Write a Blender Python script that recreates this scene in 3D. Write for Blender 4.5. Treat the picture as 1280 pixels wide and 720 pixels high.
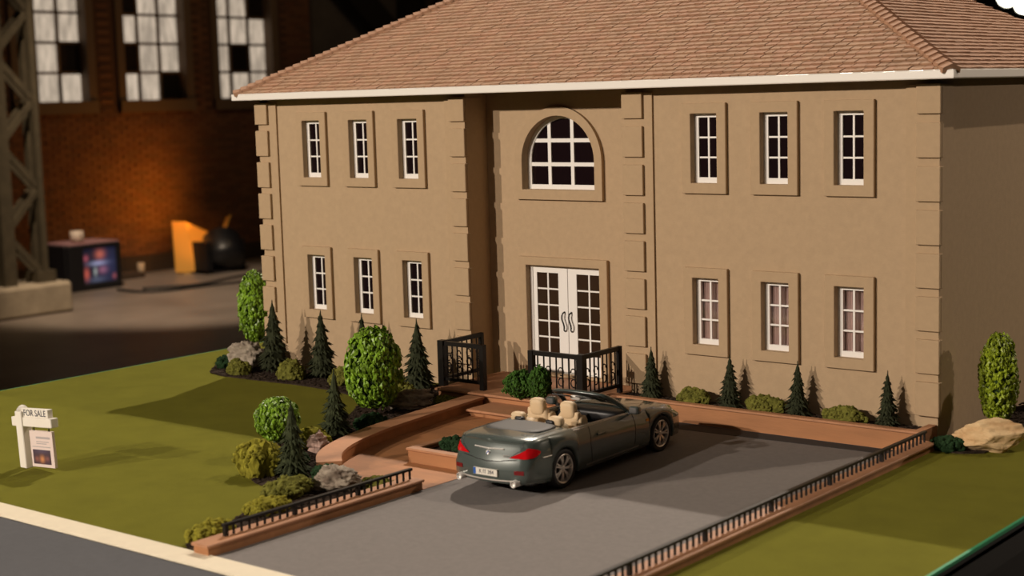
import bpy, bmesh, math, random
from mathutils import Vector, Matrix, noise
from mathutils.geometry import tessellate_polygon
from mathutils.bvhtree import BVHTree

for o in list(bpy.data.objects):
    bpy.data.objects.remove(o, do_unlink=True)
SC = bpy.context.scene
COL = SC.collection
PI = math.pi
# The scene is a scale model of a house on a display board in a brick hall.
# Model parts are laid out in a model unit (one pitch of the corner blocks); S turns it into metres.
S = 0.039
ZB = 1.225 + 7.7 * S           # world height of model z = 0 (board top is model z -7.7)


def W(x, y, z):
    return Vector((x * S, y * S, z * S + ZB))


# ------------------------------------------------------------------ camera
cam_d = bpy.data.cameras.new('camera')
cam = bpy.data.objects.new('camera', cam_d)
COL.objects.link(cam)
SC.camera = cam
RX, RY, RZ = 1.4481, -0.0281, 0.6825
cam.matrix_world = (Matrix.Translation(W(14.43, -33.28, 0.606)) @ Matrix.Rotation(RZ, 4, 'Z')
                    @ Matrix.Rotation(RX, 4, 'X') @ Matrix.Rotation(RY, 4, 'Z'))
cam_d.sensor_width = 36
cam_d.lens = 36 * 1921 / 1280
cam_d.clip_start = 0.02
cam_d.clip_end = 100
cam_d.dof.use_dof = True
cam_d.dof.focus_distance = 1.55
cam_d.dof.aperture_fstop = 10.0

# ------------------------------------------------------------------ view, world
SC.view_settings.view_transform = 'Standard'
SC.view_settings.look = 'None'
SC.view_settings.gamma = 1
SC.view_settings.use_curve_mapping = False
SC.view_settings.exposure = 0.0
wd = bpy.data.worlds.new('hall_air')
SC.world = wd
wd.use_nodes = True
wd.node_tree.nodes['Background'].inputs[0].default_value = (1.0, 0.8, 0.6, 1)
wd.node_tree.nodes['Background'].inputs[1].default_value = 0.01


# ------------------------------------------------------------------ lights
def spot(name, pos, aim, power, color, radius, angle, blend=0.25):
    d = bpy.data.lights.new(name, 'SPOT')
    d.energy = power
    d.color = color
    d.shadow_soft_size = radius
    d.spot_size = angle
    d.spot_blend = blend
    o = bpy.data.objects.new(name, d)
    COL.objects.link(o)
    o.location = pos
    o.rotation_euler = (Vector(aim) - Vector(pos)).to_track_quat('-Z', 'Y').to_euler()
    return o


def area(name, pos, aim, power, color, sx, sy):
    d = bpy.data.lights.new(name, 'AREA')
    d.energy = power
    d.color = color
    d.shape = 'RECTANGLE'
    d.size = sx
    d.size_y = sy
    o = bpy.data.objects.new(name, d)
    COL.objects.link(o)
    o.location = pos
    o.rotation_euler = (Vector(aim) - Vector(pos)).to_track_quat('-Z', 'Y').to_euler()
    return o


WARM = (1.0, 0.85, 0.71)
aimF = W(-11.5, 0, -3)
spot('key_spot', W(-11.5, 0, .77) + Vector((-0.42, -1.0, 0.335)) * 108 * S, aimF, 450, WARM, 0.022, 0.55)
spot('second_key_spot', W(-11.5, 0, .77) + Vector((-0.20, -1.0, 0.32)) * 100 * S, aimF, 300, WARM, 0.035, 0.6)
aimB = W(-11.5, -7, -7.7)
spot('back_spot', W(-14, -8, -7.7) + Vector((-3.3, 7.3, 8.6)) * 10.5 * S, aimB, 640, (1.0, 0.86, 0.72), 0.03, 0.85)
spot('back_spot_weak', W(-6, -8, -7.7) + Vector((4.5, 7.5, 8.6)) * 10.5 * S, aimB, 270, (1.0, 0.82, 0.64), 0.03, 0.8)
spot('side_spot', W(0, 2, -3) + Vector((1.0, 1.6, 0.40)) * 42 * S, W(0, 1, -3), 92, (1.0, 0.80, 0.62), 0.03, 0.6)
area('hall_fill', (1.6, -3.8, 4.8), (-0.5, 0, 1.2), 13, (1.0, 0.80, 0.62), 3, 3)  # unseen soft fill, added to lift the recess walls and window reveals

# ------------------------------------------------------------------ helpers
ORG = {}


class M:
    """collects shapes; build() links them as one mesh object"""

    def __init__(s):
        s.v = []
        s.f = []
        s.mi = []
        s.cur = 0

    def add(s, vs, fs):
        n = len(s.v)
        s.v += [tuple(p) for p in vs]
        s.f += [tuple(i + n for i in f) for f in fs]
        s.mi += [s.cur] * len(fs)
        return s

    def box(s, x0, x1, y0, y1, z0, z1):
        vs = [(x, y, z) for z in (z0, z1) for y in (y0, y1) for x in (x0, x1)]
        return s.add(vs, [(0, 2, 3, 1), (4, 5, 7, 6), (0, 1, 5, 4), (2, 6, 7, 3), (0, 4, 6, 2), (1, 3, 7, 5)])

    def obox(s, mat, hx, hy, hz):
        vs = [mat @ Vector((x, y, z)) for z in (-hz, hz) for y in (-hy, hy) for x in (-hx, hx)]
        return s.add(vs, [(0, 2, 3, 1), (4, 5, 7, 6), (0, 1, 5, 4), (2, 6, 7, 3), (0, 4, 6, 2), (1, 3, 7, 5)])

    def bar(s, a, b, w, h=None, up=(0, 0, 1)):
        a, b = Vector(a), Vector(b)
        d = (b - a)
        L = d.length
        d.normalize()
        u = Vector(up)
        if abs(d.dot(u)) > 0.98:
            u = Vector((0, 1, 0))
        x = d.cross(u).normalized()
        z = x.cross(d)
        m = Matrix.Translation((a + b) / 2) @ Matrix((x, d, z)).transposed().to_4x4()
        return s.obox(m, w / 2, L / 2, (h or w) / 2)

    def tube(s, pts, r, n=8, closed=False, cap=True):
        pts = [Vector(p) for p in pts]
        rings = []
        k = len(pts)
        for i, p in enumerate(pts):
            if closed:
                d = pts[(i + 1) % k] - pts[i - 1]
            else:
                d = pts[min(i + 1, k - 1)] - pts[max(i - 1, 0)]
            d.normalize()
            u = Vector((0, 0, 1)) if abs(d.z) < 0.9 else Vector((1, 0, 0))
            x = d.cross(u).normalized()
            y = x.cross(d)
            rr = r[i] if isinstance(r, (list, tuple)) else r
            rings.append([p + (x * math.cos(2 * PI * j / n) + y * math.sin(2 * PI * j / n)) * rr for j in range(n)])
        vs = [q for ring in rings for q in ring]
        fs = []
        for i in range(k if closed else k - 1):
            i2 = (i + 1) % k
            for j in range(n):
                fs.append((i * n + j, i * n + (j + 1) % n, i2 * n + (j + 1) % n, i2 * n + j))
        if cap and not closed:
            fs.append(tuple(range(n - 1, -1, -1)))
            fs.append(tuple((k - 1) * n + j for j in range(n)))
        return s.add(vs, fs)

    def lathe(s, prof, n=24, axis='Z', at=(0, 0, 0)):
        vs = []
        fs = []
        for (r, h) in prof:
            for j in range(n):
                a = 2 * PI * j / n
                c, d = r * math.cos(a), r * math.sin(a)
                p = (c, d, h) if axis == 'Z' else ((h, c, d) if axis == 'X' else (c, h, d))
                vs.append((p[0] + at[0], p[1] + at[1], p[2] + at[2]))
        for i in range(len(prof) - 1):
            for j in range(n):
                fs.append((i * n + j, i * n + (j + 1) % n, (i + 1) * n + (j + 1) % n, (i + 1) * n + j))
        return s.add(vs, fs)

    def prism(s, poly, z0, z1):
        n = len(poly)
        vs = [(x, y, z0) for x, y in poly] + [(x, y, z1) for x, y in poly]
        tris = tessellate_polygon([[Vector((x, y, 0)) for x, y in poly]])
        fs = [tuple(t) for t in tris] + [tuple(i + n for i in t) for t in tris]
        fs += [(i, (i + 1) % n, (i + 1) % n + n, i + n) for i in range(n)]
        return s.add(vs, fs)

    def plate(s, outer, holes, y0, y1):
        """upright plate in the xz plane with holes, from y0 (front) to y1 (back)"""
        loops = [outer] + list(holes)
        flat = [p for l in loops for p in l]
        n = len(flat)
        tris = tessellate_polygon([[Vector((x, z, 0)) for x, z in l] for l in loops])
        vs = [(x, y0, z) for x, z in flat] + [(x, y1, z) for x, z in flat]
        fs = [tuple(t) for t in tris] + [tuple(i + n for i in t) for t in tris]
        k = 0
        for l in loops:
            m = len(l)
            for i in range(m):
                a, b = k + i, k + (i + 1) % m
                fs.append((a, b, b + n, a + n))
            k += m
        return s.add(vs, fs)

    def grid(s, rows, close_u=False):
        nu = len(rows[0])
        vs = [p for r in rows for p in r]
        fs = []
        for i in range(len(rows) - 1):
            for j in range(nu if close_u else nu - 1):
                j2 = (j + 1) % nu
                fs.append((i * nu + j, i * nu + j2, (i + 1) * nu + j2, (i + 1) * nu + j))
        return s.add(vs, fs)

    def ico(s, c, r, sub=1, sc=(1, 1, 1), fn=None):
        vs, fs = ICO[sub]
        out = []
        for p in vs:
            q = Vector(p)
            k = fn(q) if fn else 1.0
            out.append((c[0] + q.x * r * sc[0] * k, c[1] + q.y * r * sc[1] * k, c[2] + q.z * r * sc[2] * k))
        return s.add(out, fs)

    def build(s, name, mats, parent=None, smooth=False, bevel=0.0, seg=1, sub=0, scale=1.0, kind=None, label=None):
        if not isinstance(mats, (list, tuple)):
            mats = [mats]
        me = bpy.data.meshes.new(name)
        if parent is not None:
            og = ORG[parent.name]
            vs = [((x * scale - og[0]) * S, (y * scale - og[1]) * S, (z * scale - og[2]) * S) for x, y, z in s.v]
        else:
            vs = [W(x, y, z) for x, y, z in s.v]
        me.from_pydata(vs, [], s.f)
        for m in mats:
            me.materials.append(m)
        if len(mats) > 1:
            me.polygons.foreach_set('material_index', s.mi)
        bm = bmesh.new()
        bm.from_mesh(me)
        bmesh.ops.recalc_face_normals(bm, faces=bm.faces)
        bm.to_mesh(me)
        bm.free()
        if smooth:
            me.shade_smooth()
        o = bpy.data.objects.new(name, me)
        COL.objects.link(o)
        if parent is not None:
            o.parent = parent
            ORG[o.name] = ORG[parent.name]
        if bevel:
            b = o.modifiers.new('bevel', 'BEVEL')
            b.width = bevel * S
            b.segments = seg
            b.limit_method = 'ANGLE'
            b.angle_limit = 0.6
        if sub:
            b = o.modifiers.new('subsurf', 'SUBSURF')
            b.levels = b.render_levels = sub
        if kind:
            o['kind'] = kind
        if label:
            o['label'] = label
        return o


ICO = {}
for _s in (1, 2, 3, 4, 5):
    _b = bmesh.new()
    bmesh.ops.create_icosphere(_b, subdivisions=_s, radius=1)
    _b.verts.ensure_lookup_table()
    ICO[_s] = ([tuple(v.co) for v in _b.verts], [tuple(v.index for v in f.verts) for f in _b.faces])
    _b.free()


def tag(o, label, cat, group=None, kind=None):
    o['label'] = label
    o['category'] = cat
    if group:
        o['group'] = group
    if kind:
        o['kind'] = kind
    return o


def thing(name, label, cat, at=(0, 0, 0), rot=(0, 0, 0), group=None, local=False, kind=None):
    """an Empty at the thing's base; local=True: its parts are modelled around the origin"""
    o = bpy.data.objects.new(name, None)
    o.empty_display_size = 0.02
    COL.objects.link(o)
    o.location = W(*at)
    o.rotation_euler = rot
    ORG[o.name] = (0, 0, 0) if local else tuple(at)
    return tag(o, label, cat, group, kind)


def dup(root, at, rz, label, group=None, sc=(1, 1, 1)):
    r = root.copy()
    COL.objects.link(r)
    r.location = W(*at)
    r.rotation_euler = (0, 0, rz)
    r.scale = sc
    r['label'] = label
    if group:
        r['group'] = group
    for ch in root.children:
        c = ch.copy()
        COL.objects.link(c)
        c.parent = r
        for g in ch.children:
            d = g.copy()
            COL.objects.link(d)
            d.parent = c
    return r


def copies(src, offs):
    """repeat a part of a thing at offsets (model units), sharing its mesh"""
    for x, y, z in offs:
        c = src.copy()
        COL.objects.link(c)
        c.location = src.location + Vector((x, y, z)) * S


def struct(o, label=None, cat=None):
    o['kind'] = 'structure'
    if label:
        o['label'] = label
        o['category'] = cat
    return o


def rect(x0, x1, z0, z1):
    return [(x0, z0), (x1, z0), (x1, z1), (x0, z1)]


# ------------------------------------------------------------------ materials
def mat(name, c, rough=0.7, metal=0.0, var=0.0, vscale=60, bump=0.0, bscale=400, c2=None, coat=0.0, stretch=None, spec=0.5):
    m = bpy.data.materials.new(name)
    m.use_nodes = True
    nt = m.node_tree
    b = nt.nodes['Principled BSDF']
    b.inputs['Base Color'].default_value = (*c, 1)
    b.inputs['Roughness'].default_value = rough
    b.inputs['Metallic'].default_value = metal
    b.inputs['Coat Weight'].default_value = coat
    b.inputs['Specular IOR Level'].default_value = spec
    if var or bump:
        tc = nt.nodes.new('ShaderNodeTexCoord')
        src = tc.outputs['Object']
        if stretch:
            mp = nt.nodes.new('ShaderNodeMapping')
            mp.inputs['Scale'].default_value = stretch
            nt.links.new(src, mp.inputs['Vector'])
            src = mp.outputs['Vector']
    if var:
        n = nt.nodes.new('ShaderNodeTexNoise')
        n.inputs['Scale'].default_value = vscale
        n.inputs['Detail'].default_value = 5
        n.inputs['Roughness'].default_value = 0.6
        nt.links.new(src, n.inputs['Vector'])
        r = nt.nodes.new('ShaderNodeValToRGB')
        d = c2 or tuple(x * (1 - var) for x in c)
        r.color_ramp.elements[0].position = 0.3
        r.color_ramp.elements[1].position = 0.7
        r.color_ramp.elements[0].color = (*d, 1)
        r.color_ramp.elements[1].color = (*(tuple(min(1, x * (1 + var * 0.6)) for x in c) if not c2 else c), 1)
        nt.links.new(n.outputs['Fac'], r.inputs['Fac'])
        nt.links.new(r.outputs['Color'], b.inputs['Base Color'])
    if bump:
        n2 = nt.nodes.new('ShaderNodeTexNoise')
        n2.inputs['Scale'].default_value = bscale
        n2.inputs['Detail'].default_value = 4
        nt.links.new(src, n2.inputs['Vector'])
        bp = nt.nodes.new('ShaderNodeBump')
        bp.inputs['Strength'].default_value = bump
        bp.inputs['Distance'].default_value = 0.002
        nt.links.new(n2.outputs['Fac'], bp.inputs['Height'])
        nt.links.new(bp.outputs['Normal'], b.inputs['Normal'])
    return m


def emit(name, c, power, noise_scale=0, lo=0.6):
    m = bpy.data.materials.new(name)
    m.use_nodes = True
    nt = m.node_tree
    nt.nodes.clear()
    e = nt.nodes.new('ShaderNodeEmission')
    o = nt.nodes.new('ShaderNodeOutputMaterial')
    e.inputs['Color'].default_value = (*c, 1)
    e.inputs['Strength'].default_value = power
    nt.links.new(e.outputs[0], o.inputs[0])
    if noise_scale:
        tc = nt.nodes.new('ShaderNodeTexCoord')
        mp = nt.nodes.new('ShaderNodeMapping')
        mp.inputs['Rotation'].default_value = (0.7, 0.0, 0.0)
        mp.inputs['Scale'].default_value = (1, 2.2, 0.6)
        n = nt.nodes.new('ShaderNodeTexNoise')
        n.inputs['Scale'].default_value = noise_scale
        n.inputs['Detail'].default_value = 4
        nt.links.new(tc.outputs['Object'], mp.inputs['Vector'])
        nt.links.new(mp.outputs['Vector'], n.inputs['Vector'])
        r = nt.nodes.new('ShaderNodeValToRGB')
        r.color_ramp.elements[0].position = 0.35
        r.color_ramp.elements[1].position = 0.7
        r.color_ramp.elements[0].color = (*[x * lo for x in c], 1)
        r.color_ramp.elements[1].color = (*[min(1, x * 1.15) for x in c], 1)
        nt.links.new(n.outputs['Fac'], r.inputs['Fac'])
        nt.links.new(r.outputs['Color'], e.inputs['Color'])
    return m


def vcol_mat(name, emission=0.0, rough=0.5):
    m = bpy.data.materials.new(name)
    m.use_nodes = True
    nt = m.node_tree
    b = nt.nodes['Principled BSDF']
    a = nt.nodes.new('ShaderNodeAttribute')
    a.attribute_name = 'print'
    b.inputs['Roughness'].default_value = rough
    if emission:
        b.inputs['Base Color'].default_value = (0.01, 0.01, 0.012, 1)
        nt.links.new(a.outputs['Color'], b.inputs['Emission Color'])
        b.inputs['Emission Strength'].default_value = emission
    else:
        nt.links.new(a.outputs['Color'], b.inputs['Base Color'])
    return m


def paint(o, fn):
    """flat print: a colour per vertex"""
    me = o.data
    a = me.color_attributes.new('print', 'FLOAT_COLOR', 'POINT')
    for i in range(len(me.vertices)):
        a.data[i].color = (*fn(i), 1)


STUCCO = mat('tan_stucco', (0.46, 0.33, 0.20), 0.9, var=0.06, vscale=150, bump=0.12, bscale=900)
TRIMTAN = mat('tan_trim', (0.45, 0.32, 0.19), 0.85, var=0.05, vscale=150, bump=0.06, bscale=900)
WHITE = mat('white_enamel', (0.86, 0.84, 0.80), 0.45)
GUTTERW = mat('white_gutter', (0.86, 0.83, 0.77), 0.4)
GLASS = mat('dark_pane', (0.010, 0.005, 0.006), 0.12, spec=0.35)
CLEAR = bpy.data.materials.new('clear_pane')
CLEAR.use_nodes = True
_n = CLEAR.node_tree
_n.nodes.clear()
_t = _n.nodes.new('ShaderNodeBsdfTransparent')
_t.inputs['Color'].default_value = (0.90, 0.85, 0.85, 1)
_gl = _n.nodes.new('ShaderNodeBsdfGlossy')
_gl.inputs['Roughness'].default_value = 0.05
_mx = _n.nodes.new('ShaderNodeMixShader')
_mx.inputs[0].default_value = 0.06
_o = _n.nodes.new('ShaderNodeOutputMaterial')
_n.links.new(_t.outputs[0], _mx.inputs[1])
_n.links.new(_gl.outputs[0], _mx.inputs[2])
_n.links.new(_mx.outputs[0], _o.inputs[0])
BROWNPANE = mat('brown_pane', (0.035, 0.018, 0.010), 0.2, spec=0.35)
SHINGLE = mat('brown_shingle', (0.41, 0.245, 0.145), 0.85, var=0.18, vscale=45, bump=0.25, bscale=1200)
SHINGLE2 = mat('reddish_shingle', (0.42, 0.235, 0.14), 0.85, var=0.15, vscale=60, bump=0.25, bscale=1200)
ROOFDECK = mat('roof_underlay', (0.15, 0.075, 0.045), 0.9)
TERRA = mat('terracotta', (0.40, 0.175, 0.068), 0.65, var=0.22, vscale=30, bump=0.08, bscale=500, stretch=(0.35, 2.0, 2.0))
TERRACAP = mat('terracotta_cap', (0.46, 0.22, 0.11), 0.6, var=0.16, vscale=40, bump=0.05, bscale=500)
ASPHALT = mat('asphalt', (0.185, 0.168, 0.158), 0.9, var=0.10, vscale=220, bump=0.18, bscale=1500)
ROAD = mat('road_asphalt', (0.085, 0.087, 0.095), 0.9, var=0.1, vscale=220, bump=0.18, bscale=1500)
LAWN = mat('felt_grass', (0.172, 0.168, 0.020), 1.0, var=0.10, vscale=25, bump=0.6, bscale=1600, spec=0.1)
MULCH = mat('dark_mulch', (0.05, 0.035, 0.026), 1.0, var=0.5, vscale=300, bump=1.0, bscale=900, spec=0.1)
CURBM = mat('cream_curb', (0.80, 0.72, 0.55), 0.7, var=0.05, vscale=80)
IRON = mat('black_iron', (0.008, 0.006, 0.005), 0.4, spec=0.25)
BOARDB = mat('black_board', (0.008, 0.008, 0.008), 0.6)
GREENEDGE = mat('green_edge', (0.025, 0.30, 0.13), 0.6)
CONIF = mat('dark_conifer', (0.036, 0.042, 0.021), 0.95, var=0.5, vscale=120, spec=0.15)
CONIF2 = mat('brown_conifer', (0.045, 0.055, 0.026), 0.95, var=0.5, vscale=120, spec=0.15)
LEAF = mat('bright_leaf', (0.20, 0.36, 0.025), 0.4, var=0.72, vscale=90, spec=0.4)
LEAFY = mat('yellow_green_leaf', (0.27, 0.36, 0.02), 0.45, var=0.7, vscale=90, spec=0.4)
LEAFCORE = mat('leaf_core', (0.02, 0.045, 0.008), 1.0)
BARK = mat('bark', (0.06, 0.035, 0.02), 0.9)
MOSSY = mat('yellow_moss', (0.26, 0.24, 0.03), 1.0, var=0.5, vscale=160, spec=0.1)
MOSSO = mat('olive_moss', (0.15, 0.15, 0.03), 1.0, var=0.5, vscale=160, spec=0.1)
MOSSD = mat('dark_moss', (0.022, 0.05, 0.020), 1.0, var=0.5, vscale=160, spec=0.1)
MOSSG = mat('green_moss', (0.06, 0.14, 0.025), 1.0, var=0.5, vscale=160, spec=0.1)
ROCKT = mat('tan_rock', (0.80, 0.60, 0.34), 0.85, var=0.3, vscale=45, bump=0.6, bscale=200, c2=(0.55, 0.33, 0.15), stretch=(1, 1, 2.5))
ROCKG = mat('grey_rock', (0.42, 0.36, 0.28), 0.85, var=0.4, vscale=60, bump=0.7, bscale=220, c2=(0.12, 0.085, 0.06), stretch=(1, 1, 2))
ROCKD = mat('dark_rock', (0.42, 0.36, 0.28), 0.8, var=0.5, vscale=70, bump=0.8, bscale=220, c2=(0.13, 0.105, 0.08), stretch=(1, 1, 2.4))
ROCKP = mat('pinkish_rock', (0.50, 0.33, 0.27), 0.85, var=0.4, vscale=70, bump=0.7, bscale=220, c2=(0.16, 0.11, 0.09), stretch=(1, 1, 3))

# =================================================================== HALL
XW = -11.4                       # the brick wall, metres


def hall(m, name, mats, **k):
    """build from coordinates already in metres"""
    m.v = [(x / S, y / S, (z - ZB) / S) for x, y, z in m.v]
    return m.build(name, mats, **k)


MORTAR = mat('hall_mortar', (0.10, 0.052, 0.03), 0.95)
BRICKS = [mat('brown_brick', (0.20, 0.095, 0.05), 0.9), mat('red_brick', (0.17, 0.075, 0.04), 0.9), mat('dull_brick', (0.15, 0.075, 0.042), 0.9)]

FLOORM = mat('hall_concrete', (0.23, 0.19, 0.16), 0.45, var=0.3, vscale=1.5, bump=0.1, bscale=30)
DARKWALL = mat('dark_wall', (0.05, 0.035, 0.025), 0.9, var=0.3, vscale=2)
STEEL = mat('painted_steel', (0.075, 0.06, 0.036), 0.6, var=0.3, vscale=12)
STEELK = mat('black_steel', (0.015, 0.012, 0.010), 0.7)
CONCRETE = mat('plinth_concrete', (0.36, 0.30, 0.22), 0.85, var=0.2, vscale=10, bump=0.2, bscale=80)
FRAMEB = mat('window_steel', (0.16, 0.11, 0.07), 0.7)
PANEW = emit('daylit_frosted_pane', (0.52, 0.42, 0.32), 1.05, 9, 0.62)
PANED = mat('dark_hall_pane', (0.012, 0.008, 0.006), 0.5)
GREYP = mat('grey_panel', (0.10, 0.09, 0.085), 0.8, var=0.2, vscale=5)

struct(hall(M().box(XW - .2, 12, -12, 14.2, -0.2, 0), 'floor', FLOORM), 'brown grey concrete floor of the hall', 'floor')
struct(hall(M().box(XW - .2, 12, -12, 14.2, 6, 6.2), 'ceiling', DARKWALL), 'dark ceiling of the hall', 'ceiling')
struct(hall(M().box(XW - .2, 12, 14, 14.2, 0, 6), 'wall_back', DARKWALL), 'dark far wall of the hall behind the model house', 'wall')
struct(hall(M().box(12, 12.2, -12, 14.2, 0, 6), 'wall_right', DARKWALL), 'dark side wall of the hall to the right of the model', 'wall')
struct(hall(M().box(XW - .2, 12, -12.2, -12, 0, 6), 'wall_front', DARKWALL), 'dark wall of the hall behind the camera', 'wall')
# brick wall with window openings
WINS = [(6.60, 7.34), (7.73, 8.48), (8.87, 9.61)]
WB, WT = 1.62, 3.55
wl = M()
wl.plate(rect(-12, 14, 0, 6), [rect(a, b, WB, WT) for a, b in WINS], 0, .3)
wl.v = [(XW - y, x, z) for x, y, z in wl.v]
wlo = struct(hall(wl, 'wall_left', MORTAR), 'dark red brick wall of the hall with tall steel windows', 'wall')
ORG[wlo.name] = (0, 0, -ZB / S)
bk = M()
rbk = random.Random(2)
for r in range(88):
    z0 = .165 + r * .040
    y = 3.6 + (.07 if r % 2 else 0)
    while y < 13.8:
        y1 = y + .130
        if not any(y1 > a - .07 and y < b + .07 and z0 + .034 > WB - .1 and z0 < WT for a, b in WINS):
            bk.cur = rbk.choice((0, 0, 1, 2))
            bk.box(XW - .003, XW + .006 + rbk.uniform(0, .006), y, y1, z0, z0 + .034)
        y += .138
bko = hall(bk, 'bricks', BRICKS, kind='stuff')
bko.parent = wlo
struct(hall(M().box(XW, XW + .06, -12, 14, 0, .16), 'baseboard_left', DARKWALL), 'dark baseboard at the foot of the brick wall', 'baseboard')
DARKPANES = {0: {(0, 2), (2, 1), (1, 4)}, 1: {(0, 3), (0, 1), (2, 0), (1, 5)}, 2: {(2, 3), (1, 1), (0, 5)}}
for wi, (a, b) in enumerate(WINS):
    root = bpy.data.objects.new('window_%d' % (wi + 1), None)
    COL.objects.link(root)
    root['kind'] = 'structure'
    root['category'] = 'window'
    root['label'] = ['tall steel factory window of frosted panes nearest the lattice column',
                     'tall steel factory window of frosted panes between two others',
                     'tall steel factory window of frosted panes nearest the model roof'][wi]
    ORG[root.name] = (0, 0, 0)
    root.location = W(0, 0, 0)
    pw, ph = (b - a) / 3, 0.272
    fr = M()
    nrow = 7
    fr.box(XW - .16, XW + .03, a - .07, a + .015, WB - .08, WT)
    fr.box(XW - .16, XW + .03, b - .015, b + .07, WB - .08, WT)
    fr.box(XW - .16, XW + .05, a - .07, b + .07, WB - .10, WB + .012)
    for i in (1, 2):
        fr.box(XW - .13, XW - .07, a + pw * i - .012, a + pw * i + .012, WB, WT)
    for j in range(1, nrow):
        fr.box(XW - .13, XW - .07, a, b, WB + ph * j - .012, WB + ph * j + .012)
    hall(fr, 'frame', FRAMEB, parent=root)
    for i in range(3):
        for j in range(nrow):
            pz = M().box(XW - .105, XW - .095, a + pw * i + .012, a + pw * (i + 1) - .012, WB + ph * j + .012, min(WT, WB + ph * (j + 1)) - .012)
            hall(pz, 'pane', PANED if (i, j) in DARKPANES[wi] else PANEW, parent=root)

# lattice column on its concrete base
col = thing('lattice_column', 'riveted steel lattice column on a square concrete base by the brick wall', 'column',
            (-9.75 / S, 5.4 / S, -ZB / S))
PX = (-9.80, -9.70)
PY = (5.29, 5.60)
hall(M().box(-10.02, -9.58, 4.95, 5.77, 0, .24), 'base', CONCRETE, parent=col, bevel=.6)
for i, px in enumerate(PX):
    for j, py in enumerate(PY):
        w = .11 if j == 0 else .045
        hall(M().box(px - .03, px + .03, py - w / 2, py + w / 2, .24, 6), 'chord', STEEL, parent=col)
for k in range(16):
    z0 = .30 + k * .335
    for px in PX:
        ya, yb = (PY[1], PY[0]) if k % 2 == 0 else (PY[0], PY[1])
        hall(M().bar((px, ya, z0), (px, yb, z0 + .335), .045, .02, up=(1, 0, 0)), 'brace', STEEL, parent=col)
hall(M().box(-9.84, -9.66, 5.52, 5.68, .24, .33), 'foot_plate', STEEL, parent=col)

# television with a mug on top
tv = thing('television', 'black boxy television showing a colourful picture on the hall floor', 'television',
           (-10.6 / S, 6.72 / S, -ZB / S), (0, 0, 0))
tvm = M()
TX, TY0, TY1, TZ = -10.60, 6.46, 7.0, .40
BLKP = mat('black_plastic', (0.008, 0.008, 0.010), 0.4)
PINKTOP = mat('dusty_pink_cloth', (0.30, 0.16, 0.17), 0.9)
tvm.plate(rect(0, .54, 0, TZ), [rect(.15, .49, .06, .36)], 0, .06)
tvm.v = [(TX - y, TY0 + x, z) for x, y, z in tvm.v]
tvm.box(TX - .42, TX - .06, TY0, TY1, 0, TZ)
hall(tvm, 'case', BLKP, parent=tv, bevel=.3)
hall(M().box(TX - .41, TX - .02, TY0 + .01, TY1 - .01, TZ, TZ + .012), 'cloth', PINKTOP, parent=tv)
scr = M()
n1, n2 = 28, 22
scr.grid([[(TX - .02, TY0 + .145 + .35 * i / n1, .055 + .31 * j / n2) for i in range(n1 + 1)] for j in range(n2 + 1)])
so = hall(scr, 'screen', vcol_mat('television_picture', 0.8), parent=tv)
BLOBS = [(.52, .80, .17, .16, (.55, .12, .05)), (.10, .72, .08, .10, (.45, .08, .10)), (.10, .28, .09, .20, (.60, .10, .05)),
         (.45, .56, .30, .07, (.35, .36, .55)), (.36, .33, .05, .14, (.40, .45, .40)), (.58, .36, .16, .12, (.30, .10, .14)),
         (.92, .15, .06, .08, (.4, .08, .06)), (.75, .5, .4, .6, (.012, .016, .05)), (.4, .1, .3, .1, (.07, .08, .12))]


def tvcol(i):
    u, v = (i % (n1 + 1)) / n1, (i // (n1 + 1)) / n2
    c = Vector((.008, .009, .022))
    for bx, by, rx, ry, bc in BLOBS:
        c += Vector(bc) * math.exp(-(((u - bx) / rx) ** 2 + ((v - by) / ry) ** 2) * 1.6)
    return c


paint(so, tvcol)
mug = M().lathe([(0, 0), (.055, 0), (.058, .10), (.052, .10), (.05, .012), (0, .012)], 20, at=(TX - .16, 6.66, TZ + .012))
mug.tube([(TX - .16 + .056, 6.66, TZ + .09), (TX - .16 + .09, 6.66, TZ + .08), (TX - .16 + .09, 6.66, TZ + .045), (TX - .16 + .056, 6.66, TZ + .03)], .007, 6)
tag(hall(mug, 'mug', mat('cream_ceramic', (0.6, 0.5, 0.42), 0.5), smooth=True), 'cream mug standing on the black television', 'mug')

# floor floodlight with barn doors, amber light on the wall
fl = thing('floodlight', 'black drum floodlight with amber lit flaps throwing light up the brick wall', 'lamp',
           (-10.85 / S, 8.1 / S, -ZB / S))
fb = M().lathe([(0, -.17), (.15, -.17), (.185, -.10), (.19, .12), (.175, .14), (.16, .14), (.15, .02), (0, .02)], 28, axis='Y', at=(0, 0, 0))
mt = Matrix.Translation((-10.68, 8.22, .20)) @ Matrix.Rotation(1.1, 4, 'Z') @ Matrix.Rotation(.75, 4, 'X')
fb.v = [tuple(mt @ Vector(p)) for p in fb.v]
hall(fb, 'body', BLKP, parent=fl, smooth=True)
hall(M().box(-10.85, -10.6, 7.96, 8.02, 0, .30).box(-10.85, -10.6, 8.36, 8.42, 0, .30).box(-10.85, -10.6, 7.96, 8.42, 0, .03), 'yoke', BLKP, parent=fl)
FLAP = mat('flap_metal', (0.85, 0.42, 0.07), 0.6)
fm = M()
fm.add([(-10.90, 7.83, .02), (-10.78, 7.97, .02), (-10.78, 8.17, .36), (-10.84, 7.92, .49), (-10.92, 7.83, .50)],
       [(0, 1, 2, 3, 4)])
q = [(x - .01, y, z) for x, y, z in fm.v[:5]]
fm.add(q, [(4, 3, 2, 1, 0)])
hall(fm, 'flap', FLAP, parent=fl)
hall(M().bar((-10.80, 8.34, .38), (-10.86, 8.46, .50), .07, .012, up=(0, 1, 0)), 'flap', FLAP, parent=fl)
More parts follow.
